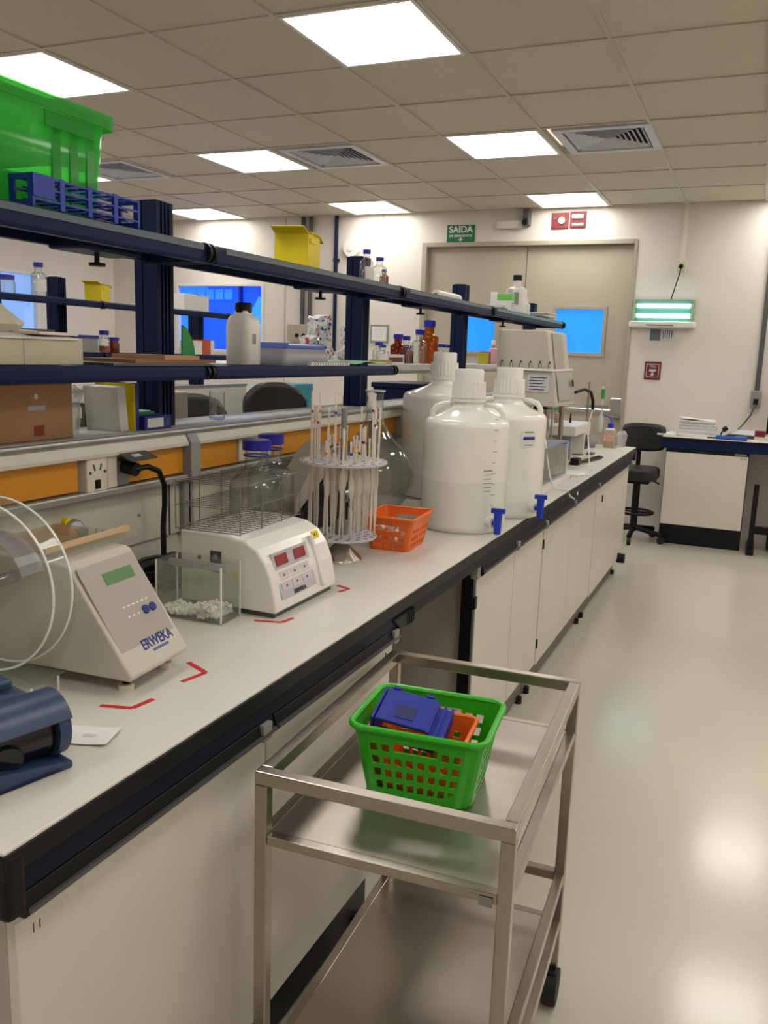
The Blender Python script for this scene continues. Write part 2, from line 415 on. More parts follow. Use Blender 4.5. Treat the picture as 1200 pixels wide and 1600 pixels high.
# double door
d1 = thing('door_1', None, None); struct(d1)
f = MB()
f.box(DX0, DX0+.05, BY-.012, BY+.14, 0, DZ); f.box(DX1-.03, DX1, BY-.012, BY+.14, 0, DZ); f.box(DX0+.05, DX1-.03, BY-.012, BY+.14, DZ-.04, DZ)
f.build('door_frame', M_doorframe, d1, bevel=.004)
MIDX = -2.135
def leaf(x0, x1, wx0, wx1, wz0, wz1):
    m = MB(); y0, y1 = BY+.06, BY+.105
    m.box(x0, wx0, y0, y1, .01, DZ-.045); m.box(wx1, x1, y0, y1, .01, DZ-.045); m.box(wx0, wx1, y0, y1, .01, wz0); m.box(wx0, wx1, y0, y1, wz1, DZ-.045)
    L = m.build('door_leaf', M_door, d1)
    fr = MB(); t = .035
    fr.box(wx0-t, wx1+t, y0-.012, y0, wz0-t, wz0); fr.box(wx0-t, wx1+t, y0-.012, y0, wz1, wz1+t); fr.box(wx0-t, wx0, y0-.012, y0, wz0, wz1); fr.box(wx1, wx1+t, y0-.012, y0, wz0, wz1)
    fr.build('window_frame', M_doorframe, L, bevel=.003)
    MB().box(wx0, wx1, y0+.012, y0+.02, wz0, wz1).build('pane', M_doorpane, L)
    return L
leaf(DX0+.052, MIDX-.004, -2.80, -2.41, 1.55, 1.93)
LR = leaf(MIDX+.004, DX1-.032, -1.82, -1.385, 1.565, 1.955)
MB().cyl((-2.1, BY, 1.04), (-1.22, BY, 1.045), .017, n=12).build('push_bar', M_chrome, LR)
m = MB().box(-1.25, -1.145, BY-.02, BY+.058, .985, 1.165); m.build('latch_box', M_chrome, LR, bevel=.012, seg=3)
MB().box(-2.12, -1.98, BY-.02, BY+.058, 1.0, 1.08).build('bar_bracket', M_chrome, LR, bevel=.008)
MB().box(-1.88, -1.68, BY-.022, BY-.016, 1.025, 1.058).build('green_sticker', M_green, LR)

# ================================================================== WALL FITTINGS
def on_wall(name, label, cat, x, z): return thing(name, label, cat, (x, BY, z))
t = on_wall('exit_sign', 'green emergency exit sign reading SAIDA above the double door', 'sign', -2.78, 2.65)
MB().box(-.14, .14, -.008, 0, -.08, .08).build('plate', M_saida, t)
text('lettering', 'SA\u00cdDA', .085, M_paper, t, (0, -.0085, .035), FY, bold=.002)
text('lettering', 'DE EMERG\u00caNCIA', .03, M_paper, t, (0, -.0085, -.022), FY, bold=.0005)
MB().prism([(-.008, -.035), (.008, -.035), (.008, -.055), (.028, -.05), (0, -.074), (-.028, -.05), (-.008, -.055)], -.0092, -.008).build('arrow', M_paper, t)
t = on_wall('emergency_light', 'clear plastic emergency light with black bracket above the door', 'emergency light', -2.25, 2.70)
MB().box(-.17, .08, -.05, 0, -.02, .05).build('lamp_housing', mat('lamp_clear', '#d8d2ca', .3), t, bevel=.008)
MB().box(.09, .15, -.09, 0, 0.0, .14).build('bracket', M_dgrey, t, bevel=.006)
MB().cyl((.12, -.09, .04), (.12, -.12, .02), .025, n=14).build('sensor', M_black, t)
t = on_wall('alarm_button', 'red square fire alarm plate with round white lamp, left of its pair', 'alarm', -1.83, 2.74)
MB().box(-.078, .078, -.02, 0, -.07, .07).build('plate', M_red, t, bevel=.004)
MB().cyl((.02, -.02, 0), (.02, -.035, 0), .03, n=16).build('lamp', M_whitep, t); MB().cyl((-.045, -.02, .02), (-.045, -.026, .02), .012, n=12).build('led', M_dgrey, t)
t = on_wall('alarm_siren', 'red square alarm siren with white strobe bar, right of its pair', 'alarm', -1.665, 2.745)
MB().box(-.072, .072, -.02, 0, -.07, .07).build('plate', M_red, t, bevel=.004)
MB().cyl((-.05, -.03, .025), (.05, -.03, .025), .02, n=12).build('strobe', M_whitep, t); MB().box(-.05, .05, -.023, -.02, -.05, -.03).build('band', M_paper2, t)

t = on_wall('insect_lamp', 'white wall insect trap with two glowing green tubes', 'lamp', -.85, 1.9)
MB().box(-.28, .28, -.11, 0, -.10, -.045).build('tray', M_whitep, t, bevel=.012)
MB().box(-.25, .25, -.02, 0, -.045, .145).build('reflector', mat('green_reflector', '#6c8078', .45, .1), t)
for sx in (-1, 1):
    MB().prism([(-.0, -.045), (-.10, -.045), (-.06, .145), (-.0, .145)], sx*.25 - .008, sx*.25 + .008, 'x').build('end_cap', clear('greenish_cap', '#c9e6cf', .6, .6, '#d4dccb'), t)
for k, z in enumerate((.09, .005)):
    g = MB().cyl((-.235, -.045, z), (.235, -.045, z), .018, n=14).build('tube', emitter('uv_tube', '#a5fff0', 4.5), t)
    MB().cyl((-.245, -.045, z), (-.225, -.045, z), .019, n=14).cyl((.225, -.045, z), (.245, -.045, z), .019, n=14).build('tube_socket', M_whitep, g)
MB().box(-.13, .10, -.113, -.110, -.082, -.074).build('slot', M_dgrey, t)
t = on_wall('notice_label', 'small grey and white printed label under the insect lamp', 'label', -.84, 1.74)
MB().box(-.11, .11, -.003, 0, -.05, .05).build('card', M_paper2, t)
MB().box(-.11, -.02, -.004, -.003, -.05, .05).build('dark_block', mat('label_grey', '#5a626b', .6), t)
for k in range(5): MB().box(0+.018*k, .006+.018*k, -.004, -.003, -.03, .045).build('print', M_ink, t)
t = on_wall('fire_call_point', 'red fire call point sign with white outlines on the right wall', 'sign', -.90, 1.425)
MB().box(-.07, .07, -.012, 0, -.08, .08).build('plate', M_red, t, bevel=.004)
fr = MB()
for bb in ((-.055, .055, .055, .06), (-.055, .055, -.06, -.055), (-.055, -.05, -.055, .055), (.05, .055, -.055, .055)): fr.box(bb[0], bb[1], -.014, -.012, bb[2], bb[3])
fr.build('outline', M_paper2, t)
text('lettering', 'FIRE', .032, M_paper2, t, (0, -.0125, .037), FY)
MB().box(-.03, .03, -.016, -.012, -.008, .012).build('break_glass', M_paper2, t)
MB().prism([(-.008, -.01), (.008, -.01), (.008, -.03), (.022, -.03), (0, -.05), (-.022, -.03), (-.008, -.03)], -.0145, -.012).build('arrow', M_paper2, t)
t = on_wall('wall_socket', 'cream wall socket hung from a ceiling conduit above the insect lamp', 'socket', -.735, 2.33)
MB().box(-.04, .04, -.045, 0, -.05, .05).build('socket_box', M_cream, t, bevel=.006)
MB().box(-.018, .018, -.03, 0, .05, CZ-2.33).build('conduit', M_wall, t)
MB().tube([(0, -.05, .0), (-.005, -.055, -.06), (-.03, -.05, -.16), (-.06, -.045, -.285)], .005).build('cord', M_black, t)
MB().cyl((0, -.045, .0), (0, -.07, -.01), .018, n=12).build('plug', M_black, t)

for (x, lab) in ((-4.49, 'left pipe of a pair of dark conduits above the grey junction box'), (-4.40, 'right pipe of a pair of dark conduits above the grey junction box')):
    t = on_wall('wall_conduit', lab, 'conduit', x, 1.765)
    MB().cyl((0, -.025, 0), (0, -.025, CZ-1.765), .022, n=12).build('pipe', M_dgrey, t); MB().box(-.03, .03, -.03, 0, .6, .63).build('clip', M_dgrey, t)
t = on_wall('wall_conduit', 'single dark navy conduit left of the round wall bell', 'conduit', -4.105, 1.5)
MB().cyl((0, -.025, 0), (0, -.025, CZ-1.5), .02, n=12).build('pipe', M_navy2, t); MB().box(-.03, .03, -.03, 0, .9, .93).build('clip', M_navy2, t)
t = on_wall('junction_box', 'grey junction box with three dark round sockets under the conduits', 'junction box', -4.46, 1.68)
MB().box(-.17, .17, -.09, 0, -.09, .085).build('housing', mat('box_grey', '#a8a18f', .5), t, bevel=.008)
for x in (-.05, .03, .11): MB().cyl((x, -.09, -.03), (x, -.10, -.03), .022, n=14).build('socket', M_black, t)
t = on_wall('wall_bell', 'round white bell on the wall right of the navy conduit', 'bell', -3.93, 2.53)
MB().cyl((0, 0, 0), (0, -.05, 0), .10, .085, n=28).build('dome', M_whitep, t, bevel=.008); MB().cyl((0, -.05, 0), (0, -.06, 0), .03, n=16).build('boss', M_whitep, t)
t = on_wall('framed_notice', 'small framed notice on the wall left of the door', 'picture', -3.60, 1.69)
MB().box(-.1, .1, -.015, 0, -.09, .09).build('frame', M_grey, t); MB().box(-.08, .08, -.017, -.015, -.07, .07).build('sheet', M_paper, t)
for k in range(4): MB().box(-.06, .06 - .01*k, -.018, -.017, .04-.025*k, .045-.025*k).build('print', M_paper2, t)

# ================================================================== MAIN BENCH
FXB = -.765; Y0, Y1 = .67, 6.28; ZB = .90
SP = -1.42          # spine face towards the aisle
def worktop(name, x0, x1, y0, y1, label, edge_x):
    t = thing(name, label, 'worktop', (0, 0, 0))
    MB().box(min(x0, x1), max(x0, x1), y0, y1, ZB-.022, ZB).build('top_board', M_top, t, bevel=.003)
    e = MB(); s = 1 if edge_x > 0 else -1
    ex = x1 if edge_x > 0 else x0
    e.box(min(ex-.012*s, ex+.004*s), max(ex-.012*s, ex+.004*s), y0-.004, y1+.004, ZB-.034, ZB-.004)
    e.box(min(x0, x1)+.0, max(x0, x1), y0-.004, y0+.004, ZB-.034, ZB-.004); e.box(min(x0, x1), max(x0, x1), y1-.004, y1+.004, ZB-.034, ZB-.004)
    e.build('edge_strip', M_black, t, bevel=.002)
    return t
wt = worktop('lab_worktop', SP-.044, FXB, Y0, Y1, 'long white lab worktop with black edge carrying the instruments', 1)
r = MB().box(FXB-.055, FXB-.004, Y0, Y1, ZB-.072, ZB-.034); r.build('front_beam', mat('beam_navy', '#0c1526', .45, spec=.15), wt, bevel=.004)
for y in (Y0+.003, Y1-.025):
    MB().box(FXB-.06, FXB+.006, y-.006, y+.028, ZB-.095, ZB-.006).build('corner_cap', M_black, wt, bevel=.01, seg=3)
MB().prism([(1.86, ZB-.045), (2.0, ZB-.045), (1.985, ZB-.085), (1.90, ZB-.078)], FXB-.03, FXB+.004, 'x').build('beam_grip', M_black, wt, bevel=.004)
for k in range(4): MB().box(FXB-.006, FXB+.006, 1.945+.013*k, 1.951+.013*k, ZB-.08, ZB-.045).build('grip_rib', M_groove, wt)

def cabinet(label, y0, y1, split, zb=.17, black=False):
    t = thing('base_cabinet', label, 'cabinet', (0, 0, 0))
    MB().box(SP+.03, -.806, y0+.006, y1-.006, zb, .826).build('body', M_cabgrey, t, bevel=.002)
    ys = [y0] + split + [y1]
    for i in range(len(ys)-1):
        d = MB().box(-.804, -.787, ys[i]+.003, ys[i+1]-.003, zb, .787).build('door', M_cab, t, bevel=.0015)
        h = MB()
        h.prism([(-.804, .789), (-.772, .789), (-.765, .796), (-.765, .803), (-.772, .826), (-.804, .826)], ys[i]+.003, ys[i+1]-.003)
        h.build('handle_rail', M_black, d, bevel=.002)
        MB().box(-.7652, -.760, ys[i]+.004, ys[i+1]-.004, .8, .807).build('rail_line', M_dgrey, d)
        MB().box(-.772, -.761, ys[i+1]-.05, ys[i+1]-.02, .792, .825).build('clip', M_grey, d, bevel=.002)
    MB().box(SP+.1, -.842, y0+.0, y1-.0, .012, zb).build('plinth', M_black if black else mat('plinth_grey', '#6d6962', .5), t)
    for y in (y0+.06, y1-.06):
        MB().cyl((-.835, y, 0), (-.835, y, .03), .016, n=12).build('foot', M_black, t)
    return t
c1 = cabinet('nearest white base cabinet, its wide door filling the lower left', .70, 1.915, [1.302], .19, True)
text('lettering', 'I I', .02, M_ink, c1, (-.7865, .735, .755), FX)
text('lettering', 'II', .012, M_ink, c1, (-.7865, 1.87, .76), FX)
MB().box(-.7865, -.7862, .70, .77, .735, .778).build('sticker', M_cab, c1)
c2 = cabinet('white two-door base cabinet beside the open knee gap', 2.62, 3.57, [3.10], .17)
MB().box(-.83, -.79, 2.595, 2.617, .03, .81).build('edge_post', M_black, c2)
MB().box(-.80, -.775, 2.59, 2.63, .785, .83).build('grey_corner', M_grey, c2, bevel=.003)
for z in (.70, .26): MB().box(-.80, -.782, 2.60, 2.622, z-.02, z+.02).build('hinge', M_black, c2)
c3 = cabinet('white two-door base cabinet below the far carboy taps', 3.58, 4.86, [4.18], .16)
for z in (.71, .26): MB().box(-.79, -.783, 3.575, 3.59, z-.02, z+.02).build('hinge', M_black, c3)
for k in range(3): MB().box(-.787, -.7862, 3.68+.0, 3.80-.02*k, .715-.02*k, .719-.02*k).build('print', M_paper2, c3)
c4 = cabinet('farthest white base cabinet at the bench end', 4.87, 6.16, [], .145)
MB().cyl((-.79, 5.98, .15), (-.74, 5.98, .15), .035, n=16).build('stop_knob', M_black, c4)
MB().box(-.775, -.769, 5.0, 5.012, .69, .73).build('key_tag', M_black, c4)

# rear half of the island
worktop('lab_worktop', -2.30, -1.66, Y0, Y1, 'rear white lab worktop behind the service spine, mostly hidden', -1)
t = thing('base_cabinet', 'row of rear base cabinets hidden behind the spine', 'cabinet')
MB().box(-2.26, -1.68, .75, 6.1, .1, .86).build('body', M_cabgrey, t); MB().box(-2.2, -1.7, .8, 6.05, 0, .1).build('plinth', M_dgrey, t)

# service spine
sp = thing('service_spine', 'cream service spine with orange strips and sockets along the bench', 'service duct', (0, 0, ZB))
Z = lambda z: z - ZB
MB().box(-1.615, SP-.045, Y0+.02, 6.2, -ZB, Z(1.262)).build('core', M_spine, sp)
# top ledge: rounded grey rail, sloped cream face
MB().box(-1.63, SP-.01, Y0+.02, 6.2, Z(1.270), Z(1.28)).build('top_ledge', mat('ledge_white', '#c8c8c6', .35), sp)
MB().cyl((SP-.012, Y0+.02, Z(1.272)), (SP-.012, 6.2, Z(1.272)), .008, n=14).build('ledge_nosing', M_alu, sp)
joints = [Y0+.02, 1.955, 3.20, 4.48, 5.76, 6.2]
for i in range(5):
    a, bb = joints[i] + (.022 if i else 0), joints[i+1] - .022
    MB().prism([(SP-.045, Z(1.268)), (SP-.016, Z(1.266)), (SP-.002, Z(1.24)), (SP-.002, Z(1.231)), (SP-.045, Z(1.231))], a, bb).build('sloped_panel', M_spine, sp, bevel=.002)
    MB().box(SP-.045, SP-.004, a, bb, Z(1.132), Z(1.152)).build('lower_rail', M_alu, sp, bevel=.004)
    MB().box(SP-.045, SP-.036, a, bb, Z(.985), Z(1.13)).build('service_panel', M_spine, sp, bevel=.002)
    MB().box(SP-.04, SP-.032, bb-.05, bb-.047, Z(.986), Z(1.128)).build('panel_seam', M_dgrey, sp)
for y in joints[1:-1]:
    MB().prism([(SP-.045, Z(1.269)), (SP-.012, Z(1.268)), (SP+.006, Z(1.24)), (SP+.006, Z(1.131)), (SP-.045, Z(1.131))], y-.022, y+.022).build('joint_cover', M_grey, sp, bevel=.003)
    MB().box(SP-.045, SP-.018, y-.022, y+.022, Z(.975), Z(1.128)).build('joint_cover', M_grey, sp, bevel=.004)
    MB().box(SP-.018, SP-.0165, y-.002, y+.002, Z(.976), Z(1.126)).build('joint_gap', M_black, sp)
# orange strips and sockets
sockets = [(1.535, 1.60), (1.655, 1.70), (2.36, 2.44), (3.46, 3.60), (4.0, 4.08)]
edges = [(Y0+.03, 1.53), (1.705, 1.93), (1.98, 2.20), (2.42, 2.95), (2.98, 3.17), (3.225, 3.45), (3.62, 4.45), (4.51, 5.2)]
for a, bb in edges:
    MB().box(SP-.045, SP-.022, a, bb, Z(1.156), Z(1.228)).build('orange_strip', M_orangep, sp)
for a, bb in ((2.21, 2.40),): MB().box(SP-.045, SP-.02, a, bb, Z(1.156), Z(1.228)).build('blank_plate', M_cream, sp, bevel=.003)
def socket(y0, y1):
    s = MB().box(SP-.045, SP-.008, y0, y1, Z(1.150), Z(1.240)).build('socket_plate', M_cream, sp, bevel=.003)
    c = (y0+y1)/2; z = Z(1.197)
    MB().box(SP-.0085, SP-.0065, c-.009, c+.009, z-.04, z-.018).build('earth_slot', M_black, s)
    for dy, a in ((-.011, .3), (.011, -.3)): MB().cbox((SP-.0075, c+dy, z+.012), (.002, .004, .016), Matrix.Rotation(a, 3, 'X')).build('pin_slot', M_dgrey, s)
    for dy in (-.025, .025): MB().cyl((SP-.009, c+dy, z), (SP-.006, c+dy, z), .004, n=10).build('screw', M_dgrey, s)
socket(1.545, 1.615); socket(3.47, 3.57)
MB().box(SP-.045, SP-.012, 1.62, 1.655, Z(1.152), Z(1.236)).build('blank_plate', M_cream, sp, bevel=.003)
MB().box(SP-.045, SP-.016, 1.66, 1.70, Z(1.154), Z(1.215)).build('socket_recess', M_alud, sp)
fl = MB().cbox((SP+.012, 1.70, Z(1.228)), (.05, .10, .004), Matrix.Rotation(.35, 3, 'Y')).build('socket_flap', M_dgrey, sp, bevel=.001)
MB().cbox((SP+.018, 1.69, Z(1.2295)), (.012, .03, .002), Matrix.Rotation(.35, 3, 'Y')).build('flap_label', M_paper2, sp)
MB().cyl((SP-.036, 1.57, Z(1.03)), (SP-.032, 1.57, Z(1.03)), .008, n=12).cyl((SP-.036, 1.76, Z(1.06)), (SP-.033, 1.76, Z(1.06)), .005, n=10).build('screw', M_alud, sp)

t = thing('power_cable', 'black power cable with plug hanging from the spine socket', 'cable', (SP, 1.66, 1.195))
MB().cyl((-.012, .02, .005), (.026, .02, .0), .017, n=14).build('plug', M_black, t)
MB().tube([(.02, .02, 0), (.035, .05, .005), (.038, .09, -.01), (.036, .115, -.05), (.032, .12, -.10), (.03, .115, -.16), (.035, .11, -.22), (.04, .10, -.285)], .0075).build('cord', M_black, t)
t = thing('cable_coil', 'heap of coiled black cables behind the white heater', 'cable', (-1.31, 1.70, ZB))
for k in range(6):
    pts = []; rr = .035 + .012*k; ox, oy = random.uniform(-.02, .02), random.uniform(-.04, .04)
    for i in range(20):
        a = 2*PI*i/20; pts.append((ox + rr*.7*math.cos(a), oy + rr*1.25*math.sin(a), .006 + .011*k + .006*math.sin(3*a+k)))
    MB().tube(pts, .0052, 6, True).build('coil', M_black, t)
MB().box(-.10, -.05, -.06, .14, 0, .055).build('adapter', M_black, t, bevel=.006)
t = thing('pressure_gauge', 'small round pressure gauge with yellow mark on the spine', 'gauge', (SP-.036, 1.475, 1.075))
MB().cyl((0, 0, 0), (.04, 0, 0), .009, n=12).build('stem', M_alud, t)
MB().cyl((.03, 0, 0), (.055, 0, 0), .027, n=24).build('case', mat('gauge_steel', '#8d8a80', .35, .5), t)
MB().cyl((.055, 0, 0), (.057, 0, 0), .023, n=24).build('dial', M_paper2, t)
MB().cbox((.0578, .004, -.004), (.001, .003, .022), Matrix.Rotation(.7, 3, 'X')).build('needle', M_black, t)
MB().cyl((.032, -.012, .021), (.046, -.012, .021), .011, n=12).build('yellow_mark', M_yellow, t)

# ------------------------------------------------------------------ posts and shelves
def post(x, y, z0, z1, label, w=.075, d=.07, nm='shelf_post'):
    t = thing(nm, label, 'post', (x, y, z0))
    prof = []
    # outline seen from above with slots on each face; x from -w to 0 (front face at x=0)
    def face(p0, p1):
        out = []; n = Vector((p1[1]-p0[1], -(p1[0]-p0[0]))).normalized()
        for a, b2 in ((.22, .34), (.44, .56), (.66, .78)):
            for u, dd in ((a, 0), (a, .012), (b2, .012), (b2, 0)):
                out.append((p0[0]+(p1[0]-p0[0])*u - n.x*dd, p0[1]+(p1[1]-p0[1])*u - n.y*dd))
        return [p0] + out
    cs = [(-w, 0), (0, 0), (0, d), (-w, d)]
    near = [cs[0]] + [(-w + w*.33, 0), (-w + w*.33, .008), (-w + w*.38, .008), (-w + w*.38, 0)]
    prof = near + face(cs[1], cs[2]) + [cs[2]] + face(cs[2], cs[3])[1:] + [cs[3]]
    MB().prism(prof, 0, z1-z0, 'z').build('profile', M_navy2, t)
    MB().box(-w+.006, -.012, .012, d-.012, z1-z0, z1-z0+.004).build('end_cap', M_navy, t, bevel=.003)
    return t
PZ = 1.28
for y, lab in ((1.905, 'nearest tall navy shelf post, left of the blue window'), (3.195, 'second navy shelf post, right of the yellow box'),
               (4.49, 'third navy shelf post in front of the double door'), (6.03, 'farthest navy shelf post at the bench end')):
    post(-1.5, y, PZ, 1.875, lab)

SFX, SBX = -1.30, -1.498
def shelf_seg(y0, y1, zt, label, capend=True, lip=True):
    hb = .045 if lip else .033
    t = thing('shelf_board', label, 'shelf', (0, 0, zt))
    MB().box(SBX, SFX-.02, y0+.002, y1-.002, -.02, 0).build('board', mat('shelf_underside', '#141f38', .5, spec=.15), t)
    # front rail: rounded nose profile
    MB().prism([(SFX-.024, -hb), (SFX-.004, -hb), (SFX, -hb+.008), (SFX, -.008), (SFX-.006, .002), (SFX-.024, .002)], y0, y1).build('front_rail', M_navy, t, bevel=.002)
    if lip: MB().box(SFX-.0005, SFX+.002, y0+.04, y1-.03, -.016, -.002).build('label_strip', mat('label_strip_grey', '#55606a', .3, .3), t)
    MB().box(SBX, SBX+.02, y0, y1, -hb+.005, 0).build('back_rail', M_navy2, t)
    e = MB()
    for y in (y0, y1-.012): e.box(SBX, SFX-.02, y, y+.012, -hb+.002, -.0)
    e.build('end_plate', M_navy2, t)
    if capend:
        for dy in (0, .022): MB().cyl((SFX-.012, y1-.016+dy, -hb/2+.002), (SFX-.012, y1-.006+dy, -hb/2+.002), hb*.56, n=18).build('rail_ring', M_black, t)
    return t
UZ = 1.752; LZ = 1.45
for y0, y1, lab in ((.60, 1.862, 'upper navy shelf length carrying the green crate'), (1.89, 3.135, 'upper navy shelf length carrying the yellow box'),
                    (3.163, 4.36, 'upper navy shelf length carrying the white paper roll'), (4.39, 6.08, 'farthest upper navy shelf length carrying the tall white bottle')):
    shelf_seg(y0, y1, UZ, lab)
for y0, y1, lab in ((.60, 1.862, 'lower navy shelf length carrying the beige box'), (1.89, 3.09, 'lower navy shelf length carrying the white jug and notebook')):
    shelf_seg(y0, y1, LZ, lab, lip=False)
for y in (1.60, 2.70, 3.66, 5.0):
    t = thing('shelf_clamp', 'small black clamp under the upper shelf, at ' + {1.60: 'the nearest post', 2.70: 'the second post', 3.66: 'the third post', 5.0: 'the farthest post'}[y], 'clamp', (-1.43, y, UZ-.0205))
    MB().box(-.06, .04, -.09, .11, -.028, 0).build('arm', M_navy2, t, bevel=.006); MB().cyl((0, 0, -.028), (0, 0, -.05), .006, n=8).build('screw', M_black, t)
    MB().cyl((0, 0, -.05), (0, 0, -.057), .019, n=14).build('knob', M_black, t)
t = thing('shelf_board', 'pale rear lower shelf behind the posts carrying brown bottles', 'shelf', (0, 0, LZ))
MB().box(-1.88, -1.578, .62, 6.05, -.03, 0).build('board', mat('pale_shelf', '#b9b6af', .4), t, bevel=.002)
MB().box(-1.60, -1.577, .62, 6.05, -.045, -.03).build('front_rail', M_alud, t)

# ================================================================== BENCH INSTRUMENTS
def tape(name, pts, label):
    t = thing(name, label, 'tape mark', (pts[1][0], pts[1][1], ZB))
    for i in (0, 2):
        a = Vector((pts[1][0], pts[1][1])); q = Vector((pts[i][0], pts[i][1])); d = q - a; n = Vector((-d.y, d.x)).normalized()*.005
        MB().prism([(-n.x, -n.y), (d.x-n.x, d.y-n.y), (d.x+n.x, d.y+n.y), (n.x, n.y)], .0003 + .0003*(i//2), .0007 + .0003*(i//2), 'z').build('strip', M_redtape, t)
tape('tape_mark', [(-.962, 1.055), (-.908, 1.072), (-.902, 1.118)], 'red tape corner below the front foot of the friability tester')
tape('tape_mark', [(-.907, 1.205), (-.895, 1.262), (-.955, 1.29)], 'red tape corner beside the right end of the friability tester')
tape('tape_mark', [(-.985, 1.575), (-.925, 1.592), (-.918, 1.632)], 'red tape corner in front of the white heater')
tape('tape_mark', [(-.925, 1.875), (-.915, 1.915), (-.955, 1.93)], 'red tape corner at the right end of the white heater')

# friability tester
ft = thing('friability_tester', 'beige friability tester with slanted control panel and clear drum', 'instrument', (-.938, 1.102, ZB), .07)
BB, TT = (0, .028), (-.125, .222)          # slanted face bottom and top (x, z)
W = .178
MB().prism([(-.34, .028), BB, (.004, .036), (TT[0]+.002, TT[1]-.004), (TT[0]-.006, TT[1]), (-.34, TT[1]+.006)], 0, W).build('housing', mat('tester_beige', '#bfb9ac', .42, var=.02), ft, bevel=.006, seg=3)
sl = math.atan2(-(TT[0]-BB[0]), TT[1]-BB[1]); SLR = (Matrix.Rotation(-sl, 3, 'Y') @ Matrix.Rotation(PI/2, 3, 'Z') @ Matrix.Rotation(PI/2, 3, 'X')).to_euler()
RY = Matrix.Rotation(-sl, 3, 'Y')
def onslope(u, v, off):   # u along y 0..1, v up 0..1
    return Vector((BB[0] + (TT[0]-BB[0])*v + math.cos(sl)*off, W*u, BB[1] + (TT[1]-BB[1])*v + math.sin(sl)*off))
Ls = math.hypot(TT[0]-BB[0], TT[1]-BB[1])
MB().cbox(onslope(.5, .52, .0045), (.003, W*.90, Ls*.84), RY).build('control_panel', M_greyp, ft, bevel=.001)
MB().cbox(onslope(.57, .79, .0062), (.002, W*.46, Ls*.10), RY).build('display', M_lcd, ft)
for k in range(6):
    MB().cbox(onslope(.40+.075*k, .535, .0062), (.0008, W*.045, Ls*.012), RY).build('key_print', M_paper, ft)
for k in range(4): MB().cbox(onslope(.40+.08*k, .45, .0062), (.0008, W*.03, Ls*.014), RY).build('key_print', M_paper, ft)
for u in (.68, .80):
    p = onslope(u, .455, .006); n = Vector((math.cos(sl), 0, math.sin(sl)))
    MB().cyl(p, p + n*.003, .0085, n=16).build('round_key', M_inkblue, ft)
text('lettering', 'ERWEKA', .027, M_inkblue, ft, onslope(.62, .20, .0064), SLR, bold=.0006, sx=.85)
MB().cbox(onslope(.62, .115, .0063), (.001, W*.27, Ls*.065), RY).build('logo_bar', mat('logo_blue', '#4c5f98', .5), ft)
for y in (.03, W-.03):
    for x in (-.03, -.30):
        fo = MB().cyl((x, y, .006), (x, y, .03), .007, n=12).build('foot', M_black, ft); MB().cyl((x, y, 0), (x, y, .012), .014, n=16).build('foot_pad', M_cream, fo)
# drum
DC = (-.235, .190); RD = .147
drum = MB().cyl((DC[0], -.03, DC[1]), (DC[0], -.075, DC[1]), RD, n=64, caps=False).build('drum_wall', M_acryl, ft)
for y in (-.03, -.075):
    k = MB(); k.add([(DC[0] + RD*math.cos(2*PI*i/64), y-.0015, DC[1] + RD*math.sin(2*PI*i/64)) for i in range(64)], [tuple(range(64))]); k.build('drum_disc', M_acryl, ft)
    pts = [(DC[0] + RD*math.cos(2*PI*i/72), y-.0015, DC[1] + RD*math.sin(2*PI*i/72)) for i in range(72)]
    MB().tube(pts, .0022, 6, True).build('drum_rim', M_edge, ft)
pts = [(DC[0] + .085*math.cos(2*PI*i/16*.5 + .3), -.05, DC[1] + .085*math.sin(2*PI*i/16*.5 + .3)) for i in range(17)]
scoop = MB()
for i in range(16):
    a, q = pts[i], pts[i+1]; scoop.quad((a[0], -.022, a[2]), (q[0], -.022, q[2]), (q[0], -.074, q[2]), (a[0], -.074, a[2]))
scoop.build('drum_scoop', M_acrylf, ft, solid=.002)
MB().cyl((DC[0], 0.0, DC[1]), (DC[0], -.10, DC[1]), .012, n=16).build('axle', M_chrome, ft)
MB().lathe([(.026, 0), (.026, .022), (.018, .03)], 14).build('drum_nut', M_vial, ft, loc=(DC[0], -.08, DC[1]), rot=(PI/2, 0, 0))
MB().box(-.30, -.135, -.085, 0, .026, .028).build('drip_tray', M_acryl, ft)
for y in (-.085, -.02): MB().box(-.137, -.135, y, y+.004, .0, .026).build('tray_leg', M_edge, ft)

t = thing('sample_tray', 'thin clear tray with a wooden strip lying on the friability tester', 'tray', (-1.19, 1.215, 1.1295), .07)
MB().box(-.10, .10, -.12, .10, 0, .004).build('plate', M_acryl, t); MB().box(.055, .067, -.12, .12, .004, .012).build('wood_strip', mat('pale_wood', '#cfae86', .6), t)

# blue device, cut by the picture edge
bd = thing('blue_printer', 'dark blue rounded bench printer cut by the left picture edge', 'printer', (-.845, .875, ZB), -.25)
MB().prism([(-.27, .0), (-.005, .0), (0, .02), (0, .062), (-.01, .085), (-.035, .10), (-.10, .112), (-.27, .125)], -.30, -.075, 'x').build('body', M_bluedev, bd, bevel=.012, seg=4)
hc = (-.046, .056)
arc = [math.radians(135 - 112*i/14) for i in range(15)]
outer = [(hc[0] + .052*math.cos(a_), hc[1] + .052*math.sin(a_)) for a_ in arc]; inner = [(hc[0] + .046*math.cos(a_), hc[1] + .046*math.sin(a_)) for a_ in arc]
q = MB()
for y_ in (-.125, -.004):
    q.add([(x_, y_, z_) for x_, z_ in outer] + [(x_, y_, z_) for x_, z_ in inner], [(i, i+1, 15+i+1, 15+i) for i in range(14)])
for ring_ in (outer, inner):
    q.add([(x_, -.125, z_) for x_, z_ in ring_] + [(x_, -.004, z_) for x_, z_ in ring_], [(i, i+1, 15+i+1, 15+i) for i in range(14)], True)
q.build('hood', M_bluedev, bd, smooth_all=True)
